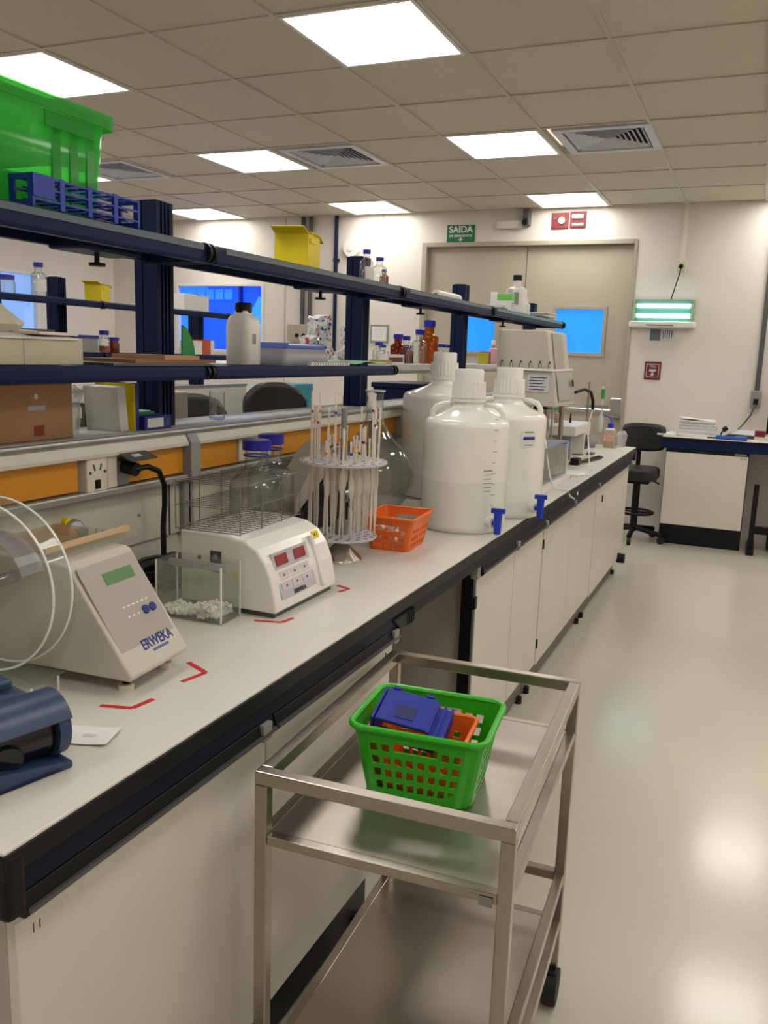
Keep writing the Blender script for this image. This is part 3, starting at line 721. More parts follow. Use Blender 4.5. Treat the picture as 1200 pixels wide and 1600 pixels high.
MB().prism([(hc[0] + .0455*math.cos(2*PI*i/24), hc[1] + .0455*math.sin(2*PI*i/24)) for i in range(24)], -.022, -.004).build('hood_end', M_bluedev, bd)
MB().cyl((hc[0]-.006, -.122, hc[1]-.004), (hc[0]-.006, -.022, hc[1]-.004), .040, n=28).build('paper_roll_bay', M_screen, bd)
MB().cyl((hc[0]+.030, -.095, hc[1]-.014), (hc[0]+.036, -.097, hc[1]-.016), .022, n=24).build('bay_lens', mat('lens_black', '#15181d', .08), bd)
MB().prism([(-.125, .0), (-.02, .0), (-.02, .014), (-.125, .03)], -.05, .0, 'x').build('bay_sill', M_bluedev, bd, bevel=.004)
MB().prism([(-.27, .0), (-.004, .0), (-.004, .012), (-.27, .012)], -.078, .0, 'x').build('base_lip', M_bluedev, bd, bevel=.004)
MB().prism([(-.27, .012), (-.125, .012), (-.125, .085), (-.14, .104), (-.27, .118)], -.078, -.012, 'x').build('near_cheek', M_bluedev, bd, bevel=.01, seg=3)
MB().box(-.22, -.09, -.20, -.04, .105, .1195).build('top_lid', mat('lid_blue', '#2a4066', .4), bd, bevel=.004)
MB().cyl((-.105, -.10, .117), (-.105, -.10, .123), .011, n=18).build('button', M_cream, bd, bevel=.002)
text('lettering', '4', .03, M_cream, bd, (-.16, -.09, .1198), (0, 0, .3))
t = thing('paper_slip', 'small white paper slip on the bench behind the blue printer', 'paper', (-.90, .955, ZB), .3)
q = MB(); n = 8
vs = [(-.045 + .09*i/n, s2*.03, .002 + .010*max(0, i/n-.55)**1.3) for i in range(n+1) for s2 in (-1, 1)]
q.add(vs, [(2*i, 2*i+2, 2*i+3, 2*i+1) for i in range(n)]); q.build('sheet', M_paper, t, solid=.0008)
MB().box(-.005, .02, -.004, .004, .0025, .0032).build('print', M_paper2, t)

# heater for disintegration test
ht = thing('disintegration_heater', 'white bench heater with two red displays and curved front', 'instrument', (-.945, 1.60, ZB))
prof = [(-.26, .012), (0, .012), (.0, .03), (-.012, .085), (-.028, .125), (-.052, .155), (-.085, .172), (-.13, .178), (-.26, .182)]
MB().prism(prof, 0, .30).build('housing', M_whiteg, ht, bevel=.006, seg=3)
MB().box(-.24, -.01, .01, .29, 0, .013).build('base', M_dgrey, ht)
a0, a1 = Vector((.0, .03)), Vector((-.036, .137))
hs = math.atan2(a0.x-a1.x, a1.y-a0.y); HR = Matrix.Rotation(-hs, 3, 'Y'); hE = (Matrix.Rotation(-hs, 3, 'Y') @ Matrix.Rotation(PI/2, 3, 'Z') @ Matrix.Rotation(PI/2, 3, 'X')).to_euler()
def onh(u, v, off=0):
    x = a0.x + (a1.x-a0.x)*v; z = a0.y + (a1.y-a0.y)*v
    return Vector((x + math.cos(hs)*(.004+off), .30*u, z + math.sin(hs)*(.004+off)))
HL = (a1-a0).length
MB().cbox(onh(.37, .56, -.001), (.004, .165, HL*.95), HR).build('control_panel', mat('panel_lilac', '#b9b4ba', .35), ht, bevel=.001)
for u in (.22, .50): MB().cbox(onh(u, .86, .0018), (.002, .052, HL*.22), HR).build('display', M_redlcd, ht)
for u in (.2, .36, .52):
    for v in (.54, .32): 
        k = MB().cbox(onh(u, v, .0016), (.001, .042, HL*.17), HR).build('key', mat('key_lilac', '#c4bfc5', .35), ht); MB().cbox(onh(u, v, .0023), (.0006, .006, HL*.05), HR).build('key_print', M_dgrey, k)
text('lettering', 'ERWEKA', .014, M_ink, ht, onh(.37, .13, .0022), hE, bold=.0004)
gr = MB().cbox(onh(.735, .55, .002), (.012, .012, HL*1.15), HR); gr.build('grip_ridge', M_whiteg, ht, bevel=.004)
MB().cbox(onh(.80, 1.1, .004), (.003, .032, .02), HR).build('yellow_sticker', M_yellow, ht)
text('lettering', 'A 1', .012, M_ink, ht, onh(.80, 1.1, .0062), hE)
MB().box(-.175, -.145, -.002, 0, .09, .14).build('connector_panel', M_dgrey, ht)
for z in (.105, .125): MB().cyl((-.16, -.002, z), (-.16, -.006, z), .006, n=12).build('connector', M_grey, ht)
MB().prism([(-.115, .085), (-.095, .085), (-.105, .105)], -.001, 0).build('warning_sign', M_yellow, ht)
MB().cyl((-.205, 0, .12), (-.205, -.003, .12), .005, n=10).build('screw', M_dgrey, ht)

wr = thing('wire_rack', 'thin wire test tube rack standing on the white heater', 'rack', (-1.125, 1.735, ZB+.1845), .05)
def wires(mb, z, nx, ny, w, d, r):
    for i in range(nx): mb.cyl((-w/2 + w*i/(nx-1), -d/2, z), (-w/2 + w*i/(nx-1), d/2, z), r, n=5)
    for j in range(ny): mb.cyl((-w/2, -d/2 + d*j/(ny-1), z), (w/2, -d/2 + d*j/(ny-1), z), r, n=5)
M_wire = mat('rack_wire', '#8f8b84', .3, .8)
for z, nx, ny in ((.003, 7, 15), (.058, 3, 15), (.112, 4, 15)):
    g = MB(); wires(g, z, nx, ny, .17, .30, .0011 if z < .05 else .0009); g.build('wire_grid', M_wire, wr)
for x in (-.085, .085):
    for y in (-.15, -.05, .05, .15): MB().cyl((x, y, 0), (x, y, .116), .0015, n=6).build('upright', M_wire, wr)

ab = thing('acrylic_box', 'open clear acrylic box with white tablets in front of the heater', 'box', (-1.115, 1.545, ZB), .05)
hx, hy, hz = .085, .042, .13
for bx in ((-hx, hx, -hy, -hy+.003), (-hx, hx, hy-.003, hy), (-hx, -hx+.003, -hy+.003, hy-.003), (hx-.003, hx, -hy+.003, hy-.003)):
    MB().box(*bx, .003, hz).build('side_panel', M_acryl, ab)
MB().box(-hx, hx, -hy, hy, 0, .003).build('base_panel', M_acryl, ab)
for x in (-hx+.0015, hx-.0015):
    for y in (-hy+.0015, hy-.0015): MB().box(x-.0016, x+.0016, y-.0016, y+.0016, .003, hz).build('edge', M_edge, ab)
MB().cyl((-hx+.012, 0, hz-.012), (hx-.012, 0, hz-.012), .009, n=12).build('rod', M_acrylf, ab)
tb = MB()
for i in range(420):
    x, y = random.uniform(-hx+.012, hx-.012), random.uniform(-hy+.010, hy-.010); z = .008 + random.uniform(0, .016 + .010*math.sin(x*40))
    d = Vector((random.uniform(-1, 1), random.uniform(-1, 1), random.uniform(-1, 1))).normalized()*.0022
    c = Vector((x, y, z)); tb.cyl(c-d, c+d, .0048, n=7)
o = tb.build('tablet_pile', M_tablet); o.location = (-1.115, 1.545, ZB); o.rotation_euler = (0, 0, .05)
tag(o, 'loose white tablets heaped in the acrylic box', 'tablets', kind='stuff')

# bottles ------------------------------------------------------------
def bottle(name, label, loc, r, h, m, capm, neck=.45, cap_h=.12, cat='bottle', group=None, sh=.62, liquid=None, liq=0.3, paper=None, rz=0, capr=1.25, n=28):
    t = thing(name, label, cat, loc, rz, group)
    nr = r*neck; hb = h*sh; ch = h*cap_h
    prof = [(r*.90, 0), (r, h*.02), (r, hb)]
    for k in range(1, 7):
        a = k/6; prof.append((nr + (r-nr)*(math.cos(a*PI)+1)/2, hb + (h*.88-ch-hb)*a))
    prof += [(nr, h-ch*.3)]
    MB().lathe(prof, n, cap=(True, False)).build('body', m, t)
    cap = MB().lathe([(nr*capr, h-ch), (nr*capr, h-.06*ch), (nr*capr*.9, h)], n).build('cap', capm, t)
    if liquid: MB().lathe([(r*.86, .003), (r*.95, h*.02+.003), (r*.95, hb*liq/.62 if liq < .62 else hb)], n).build('liquid', liquid, t)
    if paper:
        k = 10; q = MB(); z0, z1 = h*.15, h*.5
        vs = [(1.005*r*math.cos(-1.3+1.7*i/k), 1.005*r*math.sin(-1.3+1.7*i/k), z) for i in range(k+1) for z in (z0, z1)]
        q.add(vs, [(2*i, 2*i+2, 2*i+3, 2*i+1) for i in range(k)], True); q.build('paper_label', paper, t)
    return t
def ring(t, r, z, m, rr=.002, name='neck_ring'):
    MB().tube([(r*math.cos(2*PI*i/28), r*math.sin(2*PI*i/28), z) for i in range(28)], rr, 6, True).build(name, m, t)
b1 = bottle('glass_bottle', 'large clear glass bottle with blue cap nearest behind the wire rack', (-1.30, 2.085, ZB), .078, .345, M_glass, M_bluecap, .42, .085)
ring(b1, .036, .30, M_bluecap, .003)
b2 = bottle('glass_bottle', 'large clear glass bottle with blue cap, rear of the pair', (-1.352, 2.25, ZB), .072, .345, M_glass, M_bluecap, .44, .085)
ring(b2, .035, .30, M_bluecap, .003)

# pipette carousel
PC = (-1.08, 2.20)
pc = thing('pipette_carousel', 'two-tier round grey pipette stand on a conical steel foot', 'pipette stand', (*PC, ZB))
MB().lathe([(.062, 0), (.06, .006), (.02, .045), (.016, .06)], 32).build('foot', M_steel, pc)
MB().cyl((0, 0, .05), (0, 0, .44), .009, n=14).build('column', M_alud, pc)
MB().cyl((0, 0, .075), (0, 0, .115), .02, n=16).build('hub', M_alud, pc)
M_disc = mat('disc_grey', '#bdbac0', .4)
for z, R_ in ((.068, .105), (.285, .128)):
    D = MB().cyl((0, 0, z), (0, 0, z+.007), R_, n=14).build('disc', M_disc, pc, bevel=.001)
    for rr_, n_ in ((.92, 20), (.72, 16), (.5, 11)):
        for i in range(n_):
            a = 2*PI*i/n_
            MB().cyl((R_*rr_*math.cos(a), R_*rr_*math.sin(a), z+.0068), (R_*rr_*math.cos(a), R_*rr_*math.sin(a), z+.0076), .0058, n=8).build('hole', M_dgrey, D)
MB().cyl((0, 0, .27), (0, 0, .285), .022, n=16).build('collar', M_alud, pc)
pip_me = []
for L, bulb in ((.37, 0), (.31, .006), (.41, 0), (.28, .005)):
    p = [(.0011, 0), (.0025, .03), (.0032, .06)]
    if bulb: p += [(.0032, L*.42), (.0032+bulb, L*.47), (.0032+bulb, L*.60), (.0032, L*.65)]
    p += [(.0032, L*.97), (.0038, L)]
    pip_me.append((L, MB().lathe(p, 8).mesh('pipette', clear('pipette_glass', '#f3eee8', .50, 1.6, '#fffaf4'))))
band_me = {c: MB().lathe([(.0037, 0), (.0037, .007)], 8).mesh('band', c) for c in (M_red, M_orange, M_yellow, M_inkblue)}
k = 0
for rr_, n_ in ((.098, 18), (.075, 13), (.052, 9)):
    for i in range(n_):
        a = 2*PI*i/n_ + rr_*20
        if random.random() < .12: continue
        L, me = pip_me[(k*7 + i*3) % 4]
        t = thing('glass_pipette', 'slender clear glass pipette standing in the two-tier pipette stand', 'pipette', (PC[0]+rr_*math.cos(a), PC[1]+rr_*math.sin(a), ZB+.0766), random.uniform(0, 6), 'pipettes in the two-tier stand')
        t.rotation_euler = (random.uniform(-.03, .03), random.uniform(-.03, .03), a)
        o = bpy.data.objects.new('glass_tube', me); COL.objects.link(o); o.parent = t
        c = list(band_me.values())[k % 4]; o2 = bpy.data.objects.new('colour_band', c); COL.objects.link(o2); o2.parent = t; o2.location = (0, 0, L*.86)
        k += 1

# round flask
fk = thing('round_flask', 'large round clear glass flask with narrow neck behind the orange basket', 'flask', (-1.28, 2.86, ZB))
R_ = .150; prof = []
for i in range(1, 22):
    a = -PI/2 + (PI*.86)*i/22 + .12; prof.append((R_*math.cos(a), .002 + R_ + R_*math.sin(a)))
rn = .03
prof = [(.045, .004)] + [p for p in prof if p[1] < .25 or p[0] > .07] + [(.055, .315), (.036, .35), (rn, .39), (rn, .455), (.037, .462), (.037, .468)]
MB().lathe(prof, 40, cap=(True, False)).build('flask_body', M_glass, fk)
ring(fk, .036, .464, M_edge, .0025, 'neck_rim')

# dark case behind the carousel
t = thing('instrument_case', 'black bench case with sloping grey lid behind the pipette stand', 'case', (-1.345, 2.49, ZB))
MB().prism([(-.17, 0), (.20, 0), (.20, .19), (.05, .20), (-.17, .08)], -.05, .05, 'x').build('body', M_black, t, bevel=.004)
MB().prism([(-.175, .082), (.05, .202), (.05, .30), (-.02, .27), (-.175, .13)], -.045, .045, 'x').build('lid', M_greyp, t, bevel=.004)
MB().cyl((.03, .16, .10), (.03, .215, .10), .03, n=16).build('spout', M_chrome, t)

# perforated baskets
def basket(t, w0, d0, w1, d1, h, r, m, ncol_w, ncol_d, vrows, handle=None, rim=.006, floor_holes=True, parts=True):
    """tapered basket with square holes; vrows: list of (v0, v1) hole rows"""
    def per(w, d):
        out = []
        def side(p, q, ncol, sid):
            for i in range(ncol):
                for k, f in ((0, (i+.18)/ncol), (1, (i+.82)/ncol)):
                    out.append((p[0]+(q[0]-p[0])*f, p[1]+(q[1]-p[1])*f, sid, i if k == 0 else -1))
        def arc(cx, cy, a0):
            for k in range(5):
                a = a0 + PI/2*k/4; out.append((cx + r*math.cos(a), cy + r*math.sin(a), -1, -1))
        side((-w/2+r, -d/2), (w/2-r, -d/2), ncol_w, 0); arc(w/2-r, -d/2+r, -PI/2)
        side((w/2, -d/2+r), (w/2, d/2-r), ncol_d, 1); arc(w/2-r, d/2-r, 0)
        side((w/2-r, d/2), (-w/2+r, d/2), ncol_w, 2); arc(-w/2+r, d/2-r, PI/2)
        side((-w/2, d/2-r), (-w/2, -d/2+r), ncol_d, 3); arc(-w/2+r, -d/2+r, PI)
        return out
    A, B = per(w0, d0), per(w1, d1); n = len(A)
    vb = sorted({0, 1} | {v for rw in vrows for v in rw} | ({handle[2], handle[3]} if handle else set()))
    q = MB(); vs = []
    for v in vb:
        for a, b_ in zip(A, B): vs.append((a[0]+(b_[0]-a[0])*v, a[1]+(b_[1]-a[1])*v, .002 + (h-.002)*v))
    fs = []
    for j in range(len(vb)-1):
        vm = (vb[j]+vb[j+1])/2
        row = any(rw[0] < vm < rw[1] for rw in vrows); hrow = handle and handle[2] < vm < handle[3]
        for i in range(n):
            sid, ci = A[i][2], A[i][3]; nx = A[(i+1) % n]
            hole = row and ci >= 0
            if handle and sid in (0, 2):
                inh = False
                c = ci if ci >= 0 else None
                lo, hi = handle[0], handle[1]
                idx = ci if ci >= 0 else (A[i-1][3] + .5)
                if hrow: hole = hole if not row else hole; inh = (lo <= idx <= hi) if idx == int(idx) else (lo <= idx < hi)
                if hrow and inh: hole = True
                elif row and hrow is False: pass
                if row and not hrow and vm > handle[2]-.12 and lo <= idx <= hi: hole = False
            if not hole: fs.append((j*n+i, j*n+(i+1) % n, (j+1)*n+(i+1) % n, (j+1)*n+i))
    q.add(vs, fs); q.build('wall', m, t, solid=.0025)
    MB().prism([(a[0], a[1]) for a in A], 0, .003, 'z').build('bottom', m, t)
    pts = [(x, y, h) for x, y, _, _ in per(w1 + rim, d1 + rim)]
    MB().tube(pts, rim, 8, True).build('rim', m, t)

ob = thing('orange_basket', 'small orange perforated basket holding clear vials beside the carboy', 'basket', (-1.005, 2.45, ZB), .06)
basket(ob, .125, .165, .165, .205, .105, .015, M_orange, 6, 7, [(.08, .22), (.30, .44), (.52, .66)], handle=(1, 4, .60, .78), rim=.005)
vial_me = MB().lathe([(.006, 0), (.0075, .004), (.0075, .055), (.006, .06)], 10).mesh('vial', M_vial); vcap = MB().lathe([(.0082, .06), (.0082, .072)], 10).mesh('cap', M_whitep)
for i in range(16):
    t = thing('clear_vial', 'small clear vial lying in the orange basket on the bench', 'vial', (-1.005 + random.uniform(-.045, .045), 2.45 + random.uniform(-.06, .06), ZB + .018 + .017*(i//4)), 0, 'vials in the orange basket')
    t.rotation_euler = (PI/2 + random.uniform(-.15, .15), 0, random.choice((0, PI)) + random.uniform(-.7, .7))
    for nme, me in (('vial_body', vial_me), ('vial_cap', vcap)):
        o = bpy.data.objects.new(nme, me); COL.objects.link(o); o.parent = t; o.location = (0, 0, -.035)

# carboys
def carboy(loc, r, h, label, tap_a=None, handles=True, hand_a=0.0, marks=True, paper=False, level=.32):
    t = thing('carboy', label, 'carboy', loc)
    zs = h-.195
    prof = [(r*.93, 0), (r*.985, .008), (r, .025), (r, zs)]
    for k in range(1, 6):
        a = PI/2*k/5; prof.append((r - .028*(1-math.cos(a)), zs + .028*math.sin(a)))
    prof += [(r*.60, zs + .042), (.075, zs + .052), (.060, zs+.062), (.055, zs+.072), (.055, h-.08)]
    MB().lathe([(r, h*level)] + prof[3:], 56, cap=(False, True)).build('body', M_hdpe, t)
    MB().lathe(prof[:3] + [(r, h*level)], 56, cap=(True, False)).build('filled_lower_body', M_hdpeliq, t)
    ch = h-.098
    cap = MB(); n = 48; vs = []
    for z, rr in ((ch, .058), (ch+.055, .056)):
        for i in range(n): 
            a = 2*PI*i/n; q = rr + (.002 if i % 2 else 0); vs.append((q*math.cos(a), q*math.sin(a), z))
    cap.add(vs, [(i, (i+1) % n, n+(i+1) % n, n+i) for i in range(n)] + [tuple(range(n))[::-1], tuple(range(n, 2*n))])
    cp = cap.build('cap', M_hdpecap, t)
    MB().lathe([(.05, ch+.055), (.05, h-.006), (.046, h)], 40).build('cap_crown', M_hdpecap, cp)
    MB().lathe([(.062, ch-.014), (.062, ch-.002)], 40).build('neck_collar', M_hdpe, t)
    if handles:
        for s in (0, PI):
            a = hand_a + s; c, sn = math.cos(a), math.sin(a)
            P = [(.052, ch-.022), (.085, ch-.024), (.110, ch-.034), (.122, ch-.052), (.124, zs+.02)]
            MB().tube([(x*c, x*sn, z) for x, z in P], [.009, .009, .010, .010, .011], 10).build('handle', M_hdpe, t)
    if tap_a is not None:
        c, sn = math.cos(tap_a), math.sin(tap_a); z = .045
        P = lambda d, dz=0, s=0: (c*(r+d) - sn*s, sn*(r+d) + c*s, z+dz)
        tp = MB().cyl(P(-.01), P(.028), .018, n=16).build('tap_boss', M_hdpecap, t)
        MB().cyl(P(.02), P(.055), .009, n=12).build('tap_stem', M_bluetap, tp)
        MB().cyl(P(.05, .042), P(.05, -.034), .0145, .012, n=12).build('tap_body', M_bluetap, tp)
        MB().cbox(P(.05, .046), (.046, .015, .016), Matrix.Rotation(tap_a + .6, 3, 'Z')).build('tap_handle', M_bluetap, tp)
    if marks:
        a0 = -.55
        for k in range(9):
            z = .10 + .028*k*h/.55*1.3; a = a0
            MB().cbox(((r+.0002)*math.cos(a), (r+.0002)*math.sin(a), z), (.001, .02 if k % 2 else .012, .0022), Matrix.Rotation(a, 3, 'Z')).build('scale_mark', M_grey, t)
        for k in range(6):
            a = a0 - .16; MB().cbox(((r+.0002)*math.cos(a), (r+.0002)*math.sin(a), .22 - .014*k), (.001, .035 - .004*(k % 3), .0045 if k == 0 else .0025), Matrix.Rotation(a, 3, 'Z')).build('print', M_grey, t)
    if paper:
        q = MB(); k = 6; a0, a1 = -.95, -.50
        vs = [((r+.0012)*math.cos(a0+(a1-a0)*i/k), (r+.0012)*math.sin(a0+(a1-a0)*i/k), z) for i in range(k+1) for z in (h*.48, h*.60)]
        q.add(vs, [(2*i, 2*i+2, 2*i+3, 2*i+1) for i in range(k)], True); L = q.build('paper_label', M_paper, t)
        for j, (z, w_, mm) in enumerate(((.585, .04, M_grey), (.545, .05, M_inkblue), (.50, .035, M_grey))):
            a = -.72; MB().cbox(((r+.002)*math.cos(a), (r+.002)*math.sin(a), h*z), (.001, w_, .004 if j != 1 else .011), Matrix.Rotation(a, 3, 'Z')).build('print', mm, L)
    return t
carboy((-.925, 2.86, ZB), .150, .555, 'front white carboy with ribbed cap, handles and blue tap', tap_a=-.62, hand_a=.28)
carboy((-.88, 3.22, ZB), .150, .562, 'middle white carboy with a paper label and blue tap', tap_a=-.52, hand_a=.28, paper=True, marks=False, level=.12)
carboy((-1.235, 3.47, ZB), .172, .612, 'rear tall white carboy beside the glass flask, without handles', handles=False, marks=False)

# dissolution tester
dt = thing('dissolution_tester', 'beige dissolution tester with stepped head over a clear water tank', 'instrument', (0, 0, ZB))
yA, yB = 4.37, 4.84
M_dt = mat('tester_grey_beige', '#bdb7aa', .42, var=.02)
MB().prism([(-1.27, .545), (-.985, .545), (-1.015, .735), (-1.03, .742), (-1.265, .742)], yA, yB).build('upper_head', M_dt, dt, bevel=.008, seg=3)
MB().prism([(-.983, .549), (-.978, .549), (-1.008, .728), (-1.013, .728)], yA+.09, yB-.16).build('head_strip', M_greyp, dt)
MB().box(-1.285, -.965, yA-.015, yB+.015, .535, .548).build('step_plate', M_whitep, dt, bevel=.003)
MB().prism([(-1.27, .355), (-.945, .355), (-.945, .375), (-.972, .535), (-1.27, .535)], yA, yB).build('lower_head', M_dt, dt, bevel=.006, seg=3)
MB().prism([(-.941, .385), (-.938, .385), (-.965, .525), (-.968, .525)], yA+.05, yB-.05).build('control_panel', mat('panel_silver', '#a8a7a3', .35, .2), dt)
MB().prism([(-.939, .455), (-.935, .455), (-.942, .49), (-.946, .49)], yB-.12, yB-.08).build('panel_key', M_black, dt)
MB().box(-1.10, -.99, yA-.003, yA, .43, .52).build('data_plate', M_paper2, dt)
for k in range(5): MB().box(-1.09, -1.0 - .01*(k % 3), yA-.004, yA-.003, .50-.015*k, .504-.015*k).build('print', M_ink, dt)
for i in range(6):
    x = -1.24 + .05*i
    cl = MB().cyl((x, yA-.006, .549), (x, yA-.006, .575), .009, n=12).build('shaft_clip', M_chrome, dt); MB().cyl((x, yA-.006, .575), (x, yA-.006, .585), .004, n=8).build('clip_pin', M_black, cl)
for x, y in ((-1.0, yA+.05), (-1.0, yB-.05), (-1.22, yA+.05), (-1.22, yB-.05)): MB().cyl((x, y, .02), (x, y, .356), .013, n=14).build('column', M_steel, dt)
for i in range(3): MB().cyl((-1.06, yA+.1+.18*i, .12), (-1.06, yA+.1+.18*i, .355), .006, n=10).build('paddle_shaft', M_chrome, dt)
MB().box(-1.06, -.99, yA-.002, yA+.10, .342, .355).build('under_plate', M_black, dt)
# tank
tk = thing('glass_tank', 'clear water tank with white base and steel lids beside the carboys', 'tank', (-1.015, 4.005, ZB))
TX, TY = .155, .32
MB().box(-TX-.02, TX+.02, -TY-.02, TY+.02, 0, .028).build('base', M_whitep, tk, bevel=.004)
for bx in ((-TX, TX, -TY, -TY+.006), (-TX, TX, TY-.006, TY), (-TX, -TX+.006, -TY+.006, TY-.006), (TX-.006, TX, -TY+.006, TY-.006)):
    MB().box(*bx, .028, .19).build('side_panel', M_acryl, tk)
for x in (-TX+.004, TX-.004):
    for y in (-TY+.004, TY-.004): MB().box(x-.006, x+.006, y-.006, y+.006, .028, .19).build('corner_edge', M_whitep, tk)
MB().box(-TX+.008, -TX+.012, -TY+.01, TY-.01, .03, .188).build('back_panel', mat('tank_back', '#70756e', .5), tk); MB().box(-TX+.01, TX-.01, -TY+.01, TY-.01, .029, .034).build('tank_floor', M_dgrey, tk)
MB().box(-TX, TX, -TY, TY, .19, .197).build('lid_plate', mat('lid_grey_blue', '#8f95a8', .3, .3), tk)
for i in range(3):
    for j in range(2):
        x, y = -.075+.15*j, -.2 + .2*i
        v = MB().lathe([(.01, .045), (.035, .06), (.045, .085), (.045, .186)], 20, (x, y, 0)).build('vessel', clear('vessel_glass', '#e4eae6', .18, 2.2, '#cfd6d0', .03, '#5a625e'), tk)
        MB().lathe([(.05, .1975), (.05, .206), (.02, .215)], 20, (x, y, 0)).build('vessel_lid', M_chrome, v)
        MB().cyl((x, y, .07), (x, y, .25), .004, n=8).build('paddle', M_chrome, v)
MB().box(TX-.05, TX-.02, -TY-.0225, -TY-.0205, .03, .075).build('red_tag', M_red, tk)
tape('tape_mark', [(-.90, 4.33), (-.845, 4.37), (-.85, 4.41)], 'small red tape corner at the far end of the water tank')
tape('tape_mark', [(-.90, 3.60), (-.848, 3.585), (-.84, 3.64)], 'small red tape corner between the middle carboy and the water tank')

# water bath behind
wb = thing('pump_unit', 'white pump unit on legs with socket side behind the tester', 'instrument', (-1.09, 5.25, ZB))
MB().box(-.14, .13, -.22, .26, .155, .215).build('top_housing', M_whitep, wb, bevel=.008)
MB().box(-.13, .10, -.18, -.12, .012, .155).build('front_column', M_greyp, wb, bevel=.004); MB().box(-.10, .125, .10, .24, .02, .155).build('rear_column', M_whitep, wb, bevel=.004)
MB().box(-.15, .12, -.24, .24, 0, .014).build('base_plate', M_whitep, wb, bevel=.003)
MB().box(.126, .130, .13, .21, .05, .14).build('socket_panel', M_dgrey, wb); MB().box(.130, .134, .15, .18, .07, .10).build('switch', M_black, wb)
MB().box(.02, .10, -.20, -.19, .06, .13).build('blue_panel', M_skyblue, wb)
MB().cyl((-.02, .0, .215), (-.02, .0, .275), .028, n=20).build('motor', mat('beige_motor', '#b8a992', .5), wb); MB().cyl((-.02, 0, .275), (-.02, 0, .37), .008, n=10).build('motor_shaft', M_steel, wb)
MB().cyl((.04, .05, .215), (.04, .05, .275), .008, .003, n=10).build('black_nozzle', M_black, wb)
MB().cyl((-.06, -.17, .14), (-.06, -.17, .26), .016, n=12).build('sensor', M_black, wb)
st = thing('retort_stand', 'thin steel retort stand with clamp and green pipette filler', 'stand', (-1.0, 5.58, ZB))
MB().box(-.06, .06, -.05, .05, 0, .01).build('base', M_dgrey, st); MB().cyl((0, 0, .01), (0, 0, .46), .007, n=10).build('rod', M_steel, st)
MB().box(-.015, .13, -.012, .012, .30, .318).build('clamp_arm', M_alud, st); MB().cyl((.12, 0, .309), (.17, 0, .309), .006, n=8).build('clamp_screw', M_alud, st)
g = MB().cyl((.09, 0, .18), (.09, 0, .44), .008, n=10).build('clear_tube', M_vial, st); MB().cyl((.09, 0, .36), (.09, 0, .42), .013, n=12).build('green_bulb', M_green, g)
MB().lathe([(.006, .15), (.018, .17), (.018, .25), (.01, .26)], 14, (.09, 0, 0)).build('clear_cup', M_vial, st)
t = thing('hose', 'black hose curving down from the tester head, ending in white tubing', 'hose', (-.94, 4.83, 1.32))
MB().tube([(0, 0, 0), (.03, .10, .015), (.055, .17, -.0), (.065, .20, -.05), (.065, .21, -.10)], .009).build('black_hose', M_black, t)
MB().tube([(.065, .21, -.10), (.06, .16, -.17), (.07, .10, -.25), (.10, .0, -.33), (.13, -.12, -.40), (.145, -.3, -.415), (.16, -.6, -.417), (.175, -.66, -.45), (.178, -.68, -.47)], .0035).build('white_tube', M_whitep, t)
t = thing('hose', 'thin white tube looping from the tank lid down over the bench edge', 'hose', (-.93, 3.92, 1.10))
MB().tube([(-.03, .0, .0), (-.02, .02, .05), (.01, .01, .07), (.05, -.02, .03), (.07, -.05, -.05), (.09, -.06, -.13), (.11, -.05, -.185), (.16, .0, -.194), (.175, .03, -.23), (.182, .08, -.245)], .0038).build('white_tube', M_whitep, t)
MB().tube([(-.03, .0, .0), (-.05, .03, .04), (-.08, .04, .05), (-.10, .05, .02)], .006).build('black_lead', M_black, t)

# wash bottle, beaker and far-end bits
def wash(loc, label):
    t = thing('wash_bottle', label, 'bottle', loc)
    MB().prism(rrect(.078, .078, .018), 0, .125, 'z').build('body', clear('wash_bottle_plastic', '#f0eeea', .45, .7, '#e6e2da'), t)
    MB().prism(rrect(.07, .07, .016), .002, .06, 'z').build('liquid', clear('pale_liquid', '#eadfb0', .4, .5, '#e5d3a0'), t)
    MB().box(-.034, .034, -.0405, -.0395, .045, .095).build('label', mat('pink_label', '#d9a79a', .6, var=.25, scale=40), t)
    MB().lathe([(.036, .125), (.02, .135), (.018, .138)], 20).build('shoulder', M_whitep, t)
    MB().lathe([(.021, .137), (.021, .168), (.016, .171)], 20).build('cap', M_bluetap, t)
    MB().tube([(0, 0, .17), (0, 0, .195), (-.012, -.005, .212), (-.035, -.012, .218), (-.06, -.02, .222)], .005).build('spout', M_bluetap, t)
wash((-.93, 6.13, ZB), 'square wash bottle with blue cap and curved spout at the bench end')
t = thing('glass_beaker', 'small clear beaker left of the wash bottle', 'beaker', (-1.05, 6.05, ZB))
MB().lathe([(.036, 0), (.038, .005), (.038, .085), (.042, .09)], 24, cap=(True, False)).build('wall', M_acrylf, t); MB().lathe([(.034, .003), (.035, .04)], 24).build('contents', M_acrylf, t)
MB().tube([(.038, 0, .075), (.062, 0, .07), (.062, 0, .03), (.038, 0, .025)], .004).build('handle', M_vial, t)
t = thing('plastic_bag', 'crumpled clear plastic beside the wash bottle', 'bag', (-.86, 6.20, ZB))
bg = MB().lathe([(.02, 0), (.032, .01), (.03, .05), (.038, .09), (.02, .115)], 12); bg.v = [(x+random.uniform(-.008, .008), y+random.uniform(-.008, .008), max(0, z+random.uniform(-.004, .004))) for x, y, z in bg.v]; bg.build('sheet', M_vial, t)
t = thing('power_cable', 'black cable with adapter lying on the far bench top', 'cable', (-.93, 4.98, ZB))
MB().box(-.03, .02, -.06, .02, 0, .04).build('adapter', M_black, t, bevel=.006)
